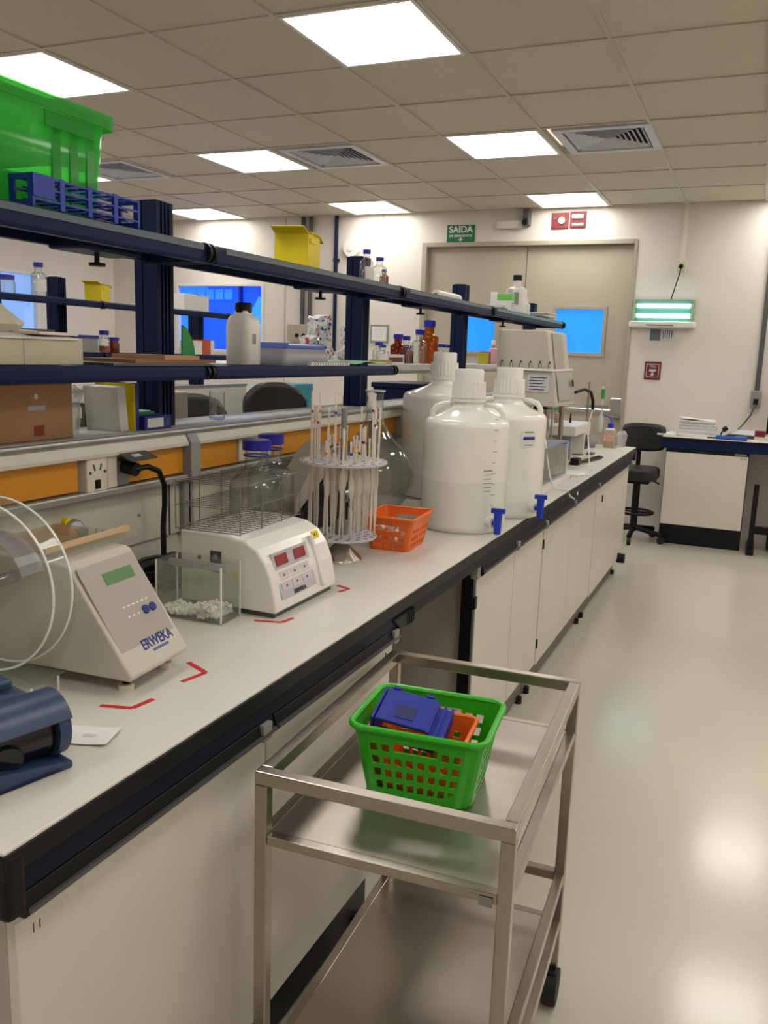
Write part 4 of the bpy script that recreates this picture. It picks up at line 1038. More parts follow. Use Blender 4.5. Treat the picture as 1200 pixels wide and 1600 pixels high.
MB().tube([(.0, .02, .012), (.03, .12, .007), (.06, .3, .007), (.075, .42, .007), (.05, .45, .007), (.03, .36, .007), (.01, .2, .007), (.0, .1, .007)], .0065).build('cord', M_black, t)
t = thing('paper_towel', 'folded white paper towel lying flat beside the water tank', 'paper', (-.88, 4.52, ZB), -.1)
MB().box(-.06, .075, -.08, .08, 0, .012).build('fold', M_paper, t, bevel=.005); MB().prism([(.07, -.05), (.115, .0), (.07, .05)], .002, .008, 'z').build('tip', M_paper, t)
t = thing('notebook', 'thin grey notebook lying on the far bench top', 'notebook', (-1.0, 4.98, ZB), .1)
MB().box(-.08, .03, -.10, .0, 0, .012).build('cover', M_paper2, t)

# ================================================================== UPPER SHELF ITEMS
gc = thing('plastic_crate', 'large translucent green plastic crate on the upper shelf', 'crate', (-1.49, 1.27, UZ+.0025))
cw, cd, chh = .20, .62, .235
def crate_shell(w0, d0, w1, d1, h, r):
    A, B = rrect(w0, d0, r), rrect(w1, d1, r); n = len(A); q = MB()
    vs = [(a[0], a[1], 0) for a in A] + [(b_[0], b_[1], h) for b_ in B]
    q.add(vs, [(i, (i+1) % n, n+(i+1) % n, n+i) for i in range(n)], True); q.add(vs[:n], [tuple(range(n))[::-1]])
    return q
crate_shell(.185, .60, .215, .64, chh, .02).build('shell', M_greenclear, gc, solid=.003)
A = rrect(.225, .655, .022); Bq = rrect(.245, .675, .026); n = len(A); q = MB()
for z0, z1 in ((chh-.028, chh),):
    vs = [(p[0], p[1], z0) for p in Bq] + [(p[0], p[1], z1) for p in Bq] + [(p[0], p[1], z1) for p in A]
    q.add(vs, [(i, (i+1) % n, n+(i+1) % n, n+i) for i in range(n)] + [(n+i, n+(i+1) % n, 2*n+(i+1) % n, 2*n+i) for i in range(n)])
q.build('rim', M_greenclear, gc, solid=.003)
for y in (.17, .22, .27): MB().box(.098, .104, y-.012, y+.012, .01, chh-.03).build('rib', M_greenclear, gc)
MB().box(.112, .116, .13, .27, chh-.06, chh-.03).build('handle_lip', M_greenclear, gc)

def tube_rack(t, L, m, n=6):
    """open plastic test tube rack: end plates, three tiers of ringed slots"""
    for y in (-L/2, L/2-.006): 
        e = MB(); e.box(-.03, .03, y, y+.006, .0, .012); e.box(-.03, -.018, y, y+.006, .012, .05); e.box(.018, .03, y, y+.006, .012, .05); e.box(-.03, .03, y, y+.006, .05, .06); e.build('end_plate', m, t)
    for z in (.012, .033, .054):
        g = MB()
        for x in (-.03, -.001, .027): g.box(x, x+.003, -L/2+.006, L/2-.006, z, z+.004)
        for i in range(1, n): g.box(-.027, .027, -L/2 + L*i/n - .002, -L/2 + L*i/n + .002, z, z+.004)
        g.build('tier', m, t)
    for i in range(1, n):
        if i % 2 == 0 or n < 8: MB().box(.024, .0305, -L/2 + L*i/n - .006, -L/2 + L*i/n + .006, 0, .06).build('strut', m, t)
t = thing('tube_rack', 'blue plastic test tube rack in front of the green crate', 'rack', (-1.335, 1.445, UZ+.0025))
tube_rack(t, .31, M_bluerack, 8)
MB().box(.029, .033, -.155, -.10, .018, .06).build('end_label_plate', M_bluerack, t)

def sharps(name, loc, label, s=1.0, rz=0.0):
    t = thing(name, label, 'box', loc, rz)
    w, d, h = .055*s, .065*s, .112*s
    q = MB()
    q.box(-w, w, -d, -d+.002, 0, h); q.box(-w, w, d-.002, d, 0, h); q.box(-w, -w+.002, -d, d, 0, h); q.box(w-.002, w, -d, d, 0, h); q.box(-w, w, -d, d, 0, .002)
    q.build('carton', M_yellow, t)
    R1 = Matrix.Rotation(.35, 3, 'X')
    MB().cbox((0, -d-.02*s, h+.004), (2*w, .05*s, .002), Matrix.Rotation(-.3, 3, 'X')).build('flap', M_yellow, t)
    MB().cbox((0, d+.02*s, h-.006), (2*w, .05*s, .002), Matrix.Rotation(-.35, 3, 'X')).build('flap', M_yellow, t)
    MB().cbox((w-.02*s, 0, h+.002), (.06*s, 1.8*d, .002), Matrix.Rotation(.1, 3, 'Y')).build('top_flap', M_yellow, t)
    MB().box(w, w+.004, -d*.7, d*.1, h*.72, h*.86).build('grip', M_yellow, t, bevel=.002)
    return t
sharps('sharps_box', (-1.41, 2.50, UZ+.0005), 'large yellow cardboard sharps box on the upper shelf', 1.0, .2)

def sbottle(lab, x, y, z, r, h, m, capm=M_bluecap, group=None, **k): return bottle('reagent_bottle', lab, (x, y, z), r, h, m, capm, group=group, **k)
UG = 'blue-capped bottles on the upper shelf'
sbottle('blue-capped clear bottle mostly hidden behind the second shelf post', -1.41, 3.03, UZ+.0005, .026, .128, M_glass, group=UG, paper=M_paper)
sbottle('blue-capped clear bottle just right of the second shelf post', -1.38, 3.145-.06, UZ+.0005, .026, .105, M_glass, group=UG)
sbottle('small blue-capped amber bottle, rightmost beside the second post', -1.42, 3.22, UZ+.0005, .018, .075, M_amber, group=UG)
t = thing('paper_roll', 'white paper roll lying flat on the upper shelf', 'paper roll', (-1.42, 3.98, UZ+.0005))
MB().cyl((0, -.16, .022), (0, .16, .022), .022, n=20).build('roll', M_paper, t); MB().cyl((0, -.162, .022), (0, -.16, .022), .009, n=12).build('core', M_cardd, t)
t = bottle('plastic_bottle', 'tall white plastic bottle with black cap on the upper shelf', (-1.41, 5.2, UZ+.0025), .062, .235, M_whitep, M_black, .38, .14, capr=1.2)
MB().box(.0, .03, -.0645, -.0635, .06, .13).build('print', M_grey, t); MB().box(-.04, -.01, -.0635, -.0625, .04, .15).build('print', M_paper2, t)
t = thing('carton', 'white carton with bright green band beside the tall white bottle', 'carton', (-1.40, 4.86, UZ+.0025), .1)
MB().box(-.06, .06, -.05, .05, 0, .10).build('box', M_paper, t, bevel=.003); MB().box(-.02, .062, -.052, .052, .062, .098).build('green_band', mat('bright_green', '#6cc04a', .5), t); MB().cyl((-.05, 0, .1), (-.05, 0, .108), .02, n=14).build('cap', M_whitep, t)
for k in range(3): MB().box(.06, .0625, -.03, .03-.01*k, .02+.012*k, .025+.012*k).build('print', M_grey, t)
t = bottle('plastic_bottle', 'short white tub behind the tall white bottle', (-1.43, 5.42, UZ+.0025), .05, .12, M_whitep, M_whitep, .7, .15, capr=1.1)
t = thing('document_stack', 'loose papers and booklets at the end of the upper shelf', 'papers', (-1.40, 5.72, UZ+.0025))
for k in range(5): MB().cbox((random.uniform(-.01, .01), random.uniform(-.02, .02), .004+.008*k), (.18, .26, .006), Matrix.Rotation(random.uniform(-.2, .2), 3, 'Z')).build('sheet', M_paper2 if k % 2 else M_paper, t)
t = thing('document_stack', 'dark-edged papers in front of the green-banded carton', 'papers', (-1.38, 4.62, UZ+.0025))
for k in range(3): MB().cbox((0, 0, .004+.006*k), (.12, .16, .005), Matrix.Rotation(.1*k, 3, 'Z')).build('sheet', (M_dgrey, M_paper, M_paper2)[k], t)

# ================================================================== LOWER SHELF ITEMS
LS = LZ + .0025
t = thing('carton', 'low beige carton with loose papers on the lower shelf', 'carton', (-1.40, 1.27, LS))
MB().box(-.075, .055, -.10, .185, 0, .056).build('box', M_beige, t, bevel=.002); MB().box(-.075, .0555, .02, .023, 0, .0565).build('edge_seam', M_greyp, t)
MB().cbox((-.01, .06, .062), (.14, .22, .003), Matrix.Rotation(.12, 3, 'Y')).build('lid_flap', M_paper, t)
MB().cbox((.0, .12, .064), (.09, .14, .006), Matrix.Rotation(.2, 3, 'Z')).build('pink_sheet', mat('pinkish_paper', '#d8c4bc', .7), t)
q = MB().lathe([(.03, 0), (.045, .015), (.03, .04), (.008, .055)], 9); q.v = [(x*1.0+random.uniform(-.01, .01), y*1.5+random.uniform(-.01, .01), z+random.uniform(-.004, .004)) for x, y, z in q.v]
q.build('crumpled_glove', mat('latex_glove', '#d5cdb8', .6), t, loc=(-.03, .03, .065))
t = thing('blue_folder', 'thin sky blue folder under the beige carton edge', 'folder', (-1.355, 1.09, LS))
MB().box(-.09, .03, -.2, .065, 0, .012).build('cover', M_skyblue, t, bevel=.002); MB().box(-.085, .025, -.19, .06, .012, .016).build('sheets', M_paper, t)
t = thing('clipboard', 'brown hardboard clipboard lying on the lower shelf by the nearest post', 'clipboard', (-1.38, 1.71, LS+.006), .05)
MB().box(-.10, .07, -.14, .20, 0, .008).build('board', M_cardd, t); MB().box(-.09, .065, -.02, .13, .008, .018).build('stacked_board', M_cardb, t)
t = thing('spiral_notebook', 'grey notebook under the brown clipboard', 'notebook', (-1.36, 1.70, LS))
MB().box(-.08, .058, -.20, .16, 0, .006).build('cover', M_dgrey, t)
t = thing('green_divider', 'upright green plastic divider beside the nearest post', 'divider', (-1.45, 2.0, LS))
MB().prism([(-.02, 0), (.045, 0), (.03, .06), (.0, .098), (-.02, .105)], -.03, -.026, 'x').build('sheet', M_green, t); MB().box(-.045, -.005, -.02, .04, 0, .003).build('foot', M_green, t)
jg = thing('plastic_jug', 'white plastic bottle with black screw cap on the lower shelf', 'bottle', (-1.43, 2.215, LS))
q = MB(); A = rrect(.088, .088, .026); n = len(A); lv = [(0, .96), (.004, 1), (.115, 1), (.128, .95), (.139, .8), (.146, .55), (.156, .5)]; vs = [(p[0]*s, p[1]*s, z) for z, s in lv for p in A]
q.add(vs, [(j*n+i, j*n+(i+1) % n, (j+1)*n+(i+1) % n, (j+1)*n+i) for j in range(len(lv)-1) for i in range(n)], True); q.add(vs[:n], [tuple(range(n))[::-1]]); q.build('body', M_whitep, jg)
MB().lathe([(.025, .150), (.025, .178), (.023, .18)], 24).build('cap', M_black, jg)
MB().box(.0441, .0446, -.02, .0, .06, .09).build('print', M_grey, jg)
t = thing('plastic_tub', 'clear plastic container with bluish lid on the lower shelf', 'container', (-1.40, 2.43, LS))
q = crate_shell(.15, .30, .14, .26, .05, .015); q.build('tub', clear('cloudy_plastic', '#e9e9e9', .6, .6, '#dcdcdc', .2), t, solid=.003)
MB().box(-.072, .072, -.125, .12, .05, .068).build('lid', M_blueclear, t, bevel=.006)
t = thing('spiral_notebook', 'white spiral notebook lying at the shelf edge', 'notebook', (-1.36, 2.62, LS))
MB().box(-.10, .05, -.20, .08, 0, .010).build('pages', M_paper, t); MB().box(-.10, .052, -.20, .08, .010, .012).build('cover', M_paper2, t)
for k in range(14): MB().tube([(.05+.006*math.cos(a), -.18+.018*k, .006+.007*math.sin(a)) for a in [2*PI*i/8 for i in range(8)]], .001, 4, True).build('wire_loop', M_alud, t)
t = thing('mint_folder', 'pale mint plastic sheet lying over the shelf end', 'folder', (-1.37, 2.90, LS))
q = MB(); n = 10; vs = [(sx, -.16+.34*i/n, .006+.010*math.sin(i*.5)**2 + (0 if i < 8 else .003*(8-i))) for i in range(n+1) for sx in (-.09, .065)]
q.add(vs, [(2*i, 2*i+1, 2*i+3, 2*i+2) for i in range(n)], True); q.build('sheet', M_mint, t, solid=.002)

# rear lower shelf
RS = LZ + .0006
def bag_mat():
    m = bpy.data.materials.new('printed_foil'); m.use_nodes = True; nt = m.node_tree; b_ = nt.nodes['Principled BSDF']
    v = nt.nodes.new('ShaderNodeTexVoronoi'); v.inputs['Scale'].default_value = 85; tc = nt.nodes.new('ShaderNodeTexCoord'); nt.links.new(tc.outputs['Object'], v.inputs['Vector'])
    r_ = nt.nodes.new('ShaderNodeValToRGB'); r_.color_ramp.interpolation = 'CONSTANT'
    r_.color_ramp.elements[0].color = lin('#dcdcdc'); r_.color_ramp.elements[1].position = .55; r_.color_ramp.elements[1].color = lin('#b8bcc6')
    for p_, c in ((.72, '#b8444c'), (.80, '#e0e0e0'), (.88, '#3f56a8'), (.95, '#d0d0d4')): e = r_.color_ramp.elements.new(p_); e.color = lin(c)
    sp_ = nt.nodes.new('ShaderNodeSeparateColor'); nt.links.new(v.outputs['Color'], sp_.inputs[0]); nt.links.new(sp_.outputs[0], r_.inputs[0])
    nt.links.new(r_.outputs[0], b_.inputs['Base Color']); b_.inputs['Roughness'].default_value = .25; return m
M_foil = bag_mat()
def bag(x, y, z, w, d, h, label):
    t = thing('printed_bag', label, 'bag', (x, y, z), 0, 'printed plastic bags on the rear shelf')
    q = MB(); n = 14; m_ = 7; vs = []
    for j in range(m_+1):
        v = j/m_; s = math.sin(min(1, v*1.2+.35)*PI*.75)
        for i in range(n):
            a = 2*PI*i/n; k_ = s*random.uniform(.75, 1.1); vs.append((w*k_*math.cos(a), d*k_*math.sin(a), max(0, h*v + (random.uniform(-.01, .01) if j else 0))))
    q.add(vs, [(j*n+i, j*n+(i+1) % n, (j+1)*n+(i+1) % n, (j+1)*n+i) for j in range(m_) for i in range(n)]); q.add(vs[:n], [tuple(range(n))[::-1]]); q.add(vs[-n:], [tuple(range(n))])
    q.build('foil', M_foil, t); MB().cbox((0, 0, h), (w*.8, d*.5, .004), Matrix.Rotation(.5, 3, 'X')).build('seal', M_foil, t)
bag(-1.70, 3.12, RS, .06, .08, .10, 'low crumpled bag with red and blue print, left of the bag heap')
bag(-1.75, 3.30, RS, .07, .08, .19, 'tallest crumpled bag with red and blue print behind the second post')
bag(-1.68, 3.46, RS, .06, .07, .15, 'crumpled silvery bag nearest the second post')
RG = 'bottles on the rear lower shelf'
rb = [(3.82, .03, .10, M_glass, 'first low blue-capped jar right of the second post'), (3.93, .03, .09, M_glass, 'second low blue-capped jar right of the second post'), (4.06, .04, .145, M_amber, 'brown bottle with blue cap left of the clear one'),
      (4.17, .032, .14, M_glass, 'clear bottle with blue cap between two brown ones'), (4.27, .03, .095, M_amber, 'small brown bottle with blue cap'), (4.36, .042, .18, M_glass, 'clear conical bottle with blue cap beside the tall amber one'),
      (4.50, .052, .235, M_amber2, 'tallest amber bottle with blue cap on the rear shelf'), (4.66, .028, .11, M_glass, 'first of three small clear bottles left of the third post'), (4.74, .028, .11, M_glass, 'second of three small clear bottles left of the third post'), (4.82, .028, .11, M_glass, 'last of three small clear bottles left of the third post')]
for y, r_, h, m_, lab in rb: sbottle(lab, -1.70 - (.03 if h < .1 else 0), y, RS, r_, h, m_, group=RG, neck=.5, cap_h=.16, sh=.6)
t = thing('carton', 'small carton with red lettering in front of the blue-capped jars', 'carton', (-1.635, 3.80, RS))
MB().box(-.02, .02, -.07, .14, 0, .045).build('box', M_paper, t); MB().box(.02, .0215, -.05, .12, .008, .03).build('red_print', M_red, t)
t = thing('carton', 'flat yellow-brown carton by the second post foot', 'carton', (-1.60+.0, 3.60, RS))
MB().box(-.02, .02, -.06, .10, 0, .018).build('box', mat('ochre_card', '#b58a2c', .6), t); MB().box(-.015, .021, .0, .06, .018, .0185).build('label', M_paper2, t)
bottle('plastic_bottle', 'slim pink bottle beside the dissolution tester', (-1.70, 5.75, RS), .03, .16, mat('pink_plastic', '#c99aa2', .4), M_whitep, .4, .2)
t = thing('carton', 'small yellow-green and brown carton left of the pink bottle', 'carton', (-1.70, 5.55, RS))
MB().box(-.03, .03, -.04, .0, 0, .075).build('yellow_box', mat('lime_card', '#b6ad2a', .6), t); MB().box(-.03, .03, .0, .05, 0, .08).build('brown_box', M_cardd, t)

# ================================================================== ON THE SPINE LEDGE
SL = 1.2806
t = thing('cardboard_box', 'brown cardboard box with punched hand hole on the spine ledge', 'box', (-1.53, 1.33, SL))
MB().box(-.09, .06, -.25, .22, 0, .125).build('carton', M_cardb, t, bevel=.002); MB().box(-.091, .0605, -.25, .22, .1235, .1262).build('lid_edge', M_cardd, t)
MB().box(.0602, .0606, .085, .135, .068, .078).build('hand_hole', M_paper2, t); MB().cyl((.0602, .11, .098), (.0606, .11, .098), .006, n=12).build('punched_hole', M_paper, t)
MB().box(.0602, .0606, .10, .13, .010, .034).build('red_stamp', mat('stamp_red', '#8e3a28', .7), t)
t = thing('clear_bag', 'clear plastic bag slumped beside the cardboard box', 'bag', (-1.54, 1.60, SL))
q = MB().lathe([(.03, 0), (.036, .03), (.032, .07), (.036, .10), (.02, .118)], 12); q.v = [(x+random.uniform(-.006, .006), y+random.uniform(-.006, .006), max(0, z)) for x, y, z in q.v]; q.build('film', M_vial, t); MB().cyl((0, 0, .115), (0, 0, .124), .012, n=8).build('knot', M_vial, t)
bn = thing('ring_binder', 'upright blue and yellow ring binder with white pages on the ledge', 'binder', (-1.53, 1.735, SL))
MB().cbox((0, -.006, .057), (.11, .03, .112), Matrix.Rotation(.10, 3, 'X')).build('pages', M_paper, bn); MB().box(-.065, .06, .03, .036, 0, .12).build('yellow_cover', M_yellow, bn); MB().box(-.065, .062, .036, .048, 0, .122).build('blue_cover', M_binder, bn)
bl = thing('ring_binder', 'blue lever arch binder lying flat with white spine label', 'binder', (-1.53, 1.845, SL))
MB().box(-.06, .075, -.055, .055, 0, .036).build('cover', M_binder, bl, bevel=.003); MB().box(.075, .0757, -.045, .02, .006, .03).build('spine_label', M_paper, bl); MB().cyl((.075, .036, .018), (.0765, .036, .018), .008, n=16).build('finger_ring', M_dgrey, bl)
t = thing('green_sheet', 'green plastic sheet lying on the flat blue binder', 'folder', (-1.54, 1.84, SL+.0365))
MB().box(-.05, .04, -.05, .045, 0, .006).build('sheet', M_green, t); MB().box(-.045, .03, -.04, .04, .006, .009).build('inner_page', M_mint, t)
t = thing('glass_jar', 'small clear glass tumbler on the spine ledge', 'jar', (-1.535, 2.23, SL))
MB().lathe([(.022, 0), (.024, .004), (.024, .085)], 24, cap=(True, False)).build('wall', M_glass, t); MB().tube([(.024*math.cos(2*PI*i/24), .024*math.sin(2*PI*i/24), .085) for i in range(24)], .0015, 5, True).build('rim', M_edge, t); MB().lathe([(.022, .004), (.022, .01)], 24).build('base_glass', M_edge, t)

# ================================================================== THINGS BEHIND THE SPINE
def lab_chair(x, y, rz, label, zt=1.28):
    t = thing('lab_chair', label, 'chair', (x, y, 0), rz)
    q = MB(); nx, nz = 10, 8; vs = []
    for j in range(nz+1):
        for i in range(nx+1):
            u, v = -1+2*i/nx, -1+2*j/nz
            k_ = (1-abs(v)**3*.35); vs.append((.03*u*u-.19 , .20*u*k_, zt-.15 + .15*v*(1-abs(u)**3*.3)))
    q.add(vs, [(j*(nx+1)+i, j*(nx+1)+i+1, (j+1)*(nx+1)+i+1, (j+1)*(nx+1)+i) for j in range(nz) for i in range(nx)], True)
    q.build('backrest', M_seat, t, solid=.045)
    MB().cbox((-.215, 0, zt-.16), (.012, .06, .22)).build('back_plate', M_dgrey, t)
    MB().tube([(-.215, 0, zt-.25), (-.23, 0, .80), (-.18, 0, .72), (-.05, 0, .70)], .014).build('back_arm', M_black, t)
    MB().prism(rrect(.42, .42, .1), .715, .78, 'z').build('seat', M_seat, t, bevel=.02, seg=3)
    MB().cyl((0, 0, .10), (0, 0, .715), .025, n=14).build('gas_column', M_black, t)
    MB().tube([(.2*math.cos(2*PI*i/28), .2*math.sin(2*PI*i/28), .32) for i in range(28)], .011, 6, True).build('foot_ring', M_black, t)
    for k in range(5):
        a = 2*PI*k/5; L = MB().tube([(.02*math.cos(a), .02*math.sin(a), .10), (.28*math.cos(a), .28*math.sin(a), .07)], .018).build('base_arm', M_black, t)
        MB().cyl((.28*math.cos(a)-.012*math.sin(a), .28*math.sin(a)+.012*math.cos(a), .028), (.28*math.cos(a)+.012*math.sin(a), .28*math.sin(a)-.012*math.cos(a), .028), .028, n=12).build('castor', M_rubber, L)
lab_chair(-2.62, 4.50, -.75, 'black lab chair with rounded back seen behind the pipette stand', 1.30)
lab_chair(-2.66, 3.74, -.6, 'black lab chair partly hidden behind the nearest shelf post and tumbler', 1.25)
RB = ZB
t = thing('test_tube_holder', 'bright red-orange plastic holder on the rear worktop', 'rack', (-2.05, 4.35, RB))
MB().box(-.06, .06, -.09, .09, 0, .14).build('base_block', mat('red_orange', '#d94a22', .45), t, bevel=.004); MB().box(-.05, -.01, .0, .06, .14, .42).build('upright', mat('red_orange', '#d94a22', .45), t, bevel=.004); MB().box(-.05, .03, -.10, .07, .22, .36).build('cross_plate', mat('red_orange', '#d94a22', .45), t, bevel=.004)
t = thing('storage_box', 'navy storage box on the rear worktop below the brown bottles', 'box', (-1.95, 4.85, RB))
MB().box(-.15, .15, -.20, .24, 0, .40).build('body', M_navy, t, bevel=.006); MB().box(-.16, .16, -.21, .25, .40, .43).build('lid', M_navy2, t, bevel=.006); MB().box(.151, .153, -.12, .10, .375, .39).build('pink_label', mat('pink_tag', '#b06a80', .6), t)
t = thing('carton', 'white folded carton in front of the navy storage box', 'carton', (-1.755, 4.62, RB)); MB().box(-.04, .04, -.14, .30, 0, .36).build('box', M_paper, t); MB().box(-.041, .041, .05, .06, .359, .361).build('tape', M_paper2, t)
t = thing('clear_bag', 'bag of clear plastic ware beside the navy storage box', 'bag', (-1.76, 5.22, RB))
q = MB().lathe([(.05, 0), (.07, .1), (.06, .3), (.07, .40), (.03, .45)], 14); q.v = [(x+random.uniform(-.012, .012), y+random.uniform(-.012, .012), max(0, z)) for x, y, z in q.v]; q.build('film', M_foil, t); MB().cyl((0, 0, .44), (0, 0, .47), .02, n=8).build('knot', M_vial, t)
t = thing('analyser', 'pale boxy analyser on the rear worktop right of the nearest post', 'instrument', (-2.10, 2.62, RB))
MB().box(-.14, .10, -.12, .12, 0, .32).build('housing', mat('analyser_pale', '#b9b8b2', .45), t, bevel=.008); MB().box(-.13, .09, -.11, .11, .32, .43).build('lid', M_greyp, t, bevel=.006); MB().box(.101, .104, -.09, .09, .20, .31).build('green_panel', mat('lime_green', '#4fb63a', .5), t)
t = thing('glassware_rack', 'dark rack of small glassware on the rear worktop behind the binders', 'rack', (-1.95, 2.25, RB))
MB().box(-.10, .10, -.25, .14, 0, .02).build('base', M_dgrey, t)
for z in (.16, .29, .41): MB().box(-.10, .10, -.25, .14, z, z+.012).build('tier', M_dgrey, t)
for x in (-.095, .095):
    for y in (-.245, .135): MB().box(x-.006, x+.006, y-.006, y+.006, .02, .42).build('upright', M_dgrey, t)
for y in [-.22+.055*k for k in range(7)]:
    for z in (.302,): MB().cyl((.06, y, z), (.06, y, z+.07), .018, n=12).build('cup', M_acrylf if int(y*100) % 2 else M_dgrey, t)

# second island
i2 = worktop('lab_worktop', -4.30, -2.95, 1.2, 5.6, 'white worktop of the far island left of the aisle', 1)
t = thing('base_cabinet', 'base cabinets of the far island', 'cabinet'); MB().box(-4.2, -3.0, 1.3, 5.5, .1, .866).build('body', M_cab, t); MB().box(-4.1, -3.1, 1.4, 5.4, 0, .1).build('plinth', M_dgrey, t)
t = thing('service_spine', 'grey service spine of the far island', 'service duct', (0, 0, ZB)); MB().box(-3.62, -3.46, 1.3, 5.4, 0, .33).build('core', M_spine, t); MB().box(-3.63, -3.45, 1.3, 5.4, .33, .345).build('top_ledge', M_alud, t)
I2T = ZB+.345
t = thing('glove_carton', 'teal carton stack on the far island behind the black chair', 'carton', (-3.12, 5.38, ZB))
for k in range(3): MB().box(-.12, .12, -.18+.01*k, .18+.01*k, .122*k, .122*k+.118).build('carton', M_teal, t, bevel=.003)
for y, lab in ((3.60, 'navy shelf post of the far island left of the small yellow box'), (4.86, 'navy shelf post of the far island in front of the blue window'), (2.3, 'navy shelf post of the far island outside the left picture edge')):
    post(-3.5, y, I2T, 1.84, lab)
def shelf2(y0, y1, z, label):
    t = thing('shelf_board', label, 'shelf', (0, 0, z)); MB().box(-3.498, -3.32, y0, y1, -.018, 0).build('board', M_navy2, t)
    MB().prism([(-3.324, -.035), (-3.302, -.035), (-3.30, -.028), (-3.30, -.006), (-3.306, 0), (-3.324, 0)], y0, y1).build('front_rail', M_navy, t); MB().cyl((-3.312, y1-.01, -.018), (-3.312, y1+.012, -.018), .022, n=14).build('rail_ring', M_black, t)
shelf2(1.8, 3.74, 1.722, 'near upper shelf of the far island with clear bottles'); shelf2(3.76, 4.95, 1.722, 'far upper shelf of the far island with a white carton')
shelf2(1.8, 3.74, 1.45, 'near lower shelf of the far island'); shelf2(3.76, 4.95, 1.45, 'far lower shelf of the far island with jars')
z2 = 1.7226
sharps('sharps_box', (-3.40, 3.80, z2), 'small yellow sharps box with a printed white spot on the far island', .85, .3)
bottle('reagent_bottle', 'tall clear bottle with blue cap on the far island shelf', (-3.38, 3.36, z2), .038, .165, M_glass, M_bluecap, .5, .14, paper=M_paper)
bottle('reagent_bottle', 'wide jar with blue cap at the left picture edge', (-3.38, 3.14, z2), .05, .085, M_glass, M_bluecap, .95, .25, capr=1.03)
t = thing('carton', 'white carton on the far island shelf in front of the blue window', 'carton', (-3.39, 4.62, z2)); MB().box(-.06, .06, -.13, .13, 0, .10).build('box', M_paper, t, bevel=.003); MB().box(.0, .0605, .0, .13, .09, .1005).build('flap', M_paper2, t)
z3 = 1.4506
bottle('reagent_bottle', 'small jar with blue cap and red contents on the far island', (-3.36, 3.80, z3), .03, .12, M_glass, M_bluecap, .7, .2, liquid=mat('red_liquid', '#a03028', .3), liq=.3)
t = thing('rimmed_tray', 'grey tray with dark blue rim on the far island lower shelf', 'tray', (-3.40, 3.66, z3)); MB().box(-.07, .05, -.10, .08, 0, .075).build('tray', M_grey, t); MB().box(-.075, .055, -.105, .085, .075, .09).build('rim', M_binder, t)
bottle('reagent_bottle', 'dark small jar with blue lid right of the red jar', (-3.38, 3.90, z3), .03, .085, M_amber, M_bluecap, .8, .2)
t = thing('carton', 'white and orange-red carton on the far island lower shelf', 'carton', (-3.37, 4.66, z3)); MB().box(-.05, .05, -.10, .0, 0, .085).build('white_box', M_paper, t); MB().box(-.05, .052, .0, .09, 0, .095).build('orange_box', mat('carton_orange', '#c2502a', .55), t); MB().box(-.05, .053, .09, .13, 0, .09).build('white_end', M_paper, t)
t = thing('instrument_box', 'grey instrument standing on the far island near the left edge', 'instrument', (-3.40, 3.30, z3)); MB().box(-.09, .06, -.10, .12, 0, .11).build('housing', M_dgrey, t, bevel=.005); MB().box(.06, .062, -.05, .08, .03, .08).build('panel', M_grey, t); 
t = thing('parts_tray', 'dark blue open tray at the left edge of the far island', 'tray', (-3.39, 3.06, z3)); MB().box(-.07, .06, -.10, .10, 0, .04).build('tray', M_binder, t); MB().box(-.06, .05, -.09, .09, .04, .06).build('contents', M_dgrey, t)

# ================================================================== CART
ct = thing('steel_cart', 'two-tier stainless steel trolley with square tube frame', 'cart', (-.505, 1.488, 0), .045)
w, d = .2125, .3225; tt = .0115
for sx in (-1, 1):
    for sy in (-1, 1): MB().box(sx*w-tt, sx*w+tt, sy*d-tt, sy*d+tt, .09, .776).build('leg', M_steel, ct, bevel=.002)
def frame(zc, h, nm):
    for sy in (-1, 1): MB().box(-w-tt, w+tt, sy*d-tt, sy*d+tt, zc-h, zc).build(nm, M_steel, ct, bevel=.002)
    for sx in (-1, 1): MB().box(sx*w-tt, sx*w+tt, -d+tt, d-tt, zc-h, zc).build(nm, M_steel, ct, bevel=.002)
def side_rails(zc, h, nm, ends=(-1, 1)):
    for sy in ends: MB().box(-w+tt, w-tt, sy*d-tt*.9, sy*d+tt*.9, zc-h, zc).build(nm, M_steel, ct, bevel=.002)
    for sx in (-1, 1): MB().box(sx*w-tt*.9, sx*w+tt*.9, -d+tt, d-tt, zc-h, zc).build(nm, M_steel, ct, bevel=.002)
frame(.80, .024, 'top_rail')
side_rails(.684, .017, 'shelf_rail'); MB().box(-w+tt*.9, w-tt*.9, -d+tt*.9, d-tt*.9, .676, .6835).build('shelf_tray', M_steeld, ct)
MB().box(-w+tt, w-tt, d-tt*.9, d+tt*.9, .313, .335).build('guard_rail', M_steel, ct, bevel=.002); MB().box(w-tt*.9, w+tt*.9, -d+tt, d-tt, .313, .335).build('guard_rail', M_steel, ct, bevel=.002); side_rails(.215, .02, 'shelf_rail'); MB().box(-w+tt*.9, w-tt*.9, -d+tt*.9, d-tt*.9, .205, .2145).build('shelf_tray', M_steeld, ct)
MB().box(w-.04, w-.018, -d-.0125, -d-.0118, .662, .678).build('rivet_plate', M_alud, ct)
for sx in (-1, 1):
    for sy in (-1, 1):
        f_ = MB().box(sx*w-.012, sx*w+.012, sy*d-.03, sy*d+.006, .05, .09).build('castor_fork', M_black, ct, bevel=.004)
        MB().cyl((sx*w-.016, sy*d-.012, .042), (sx*w+.016, sy*d-.012, .042), .042, n=24).build('castor_wheel', M_rubber, f_, bevel=.004)

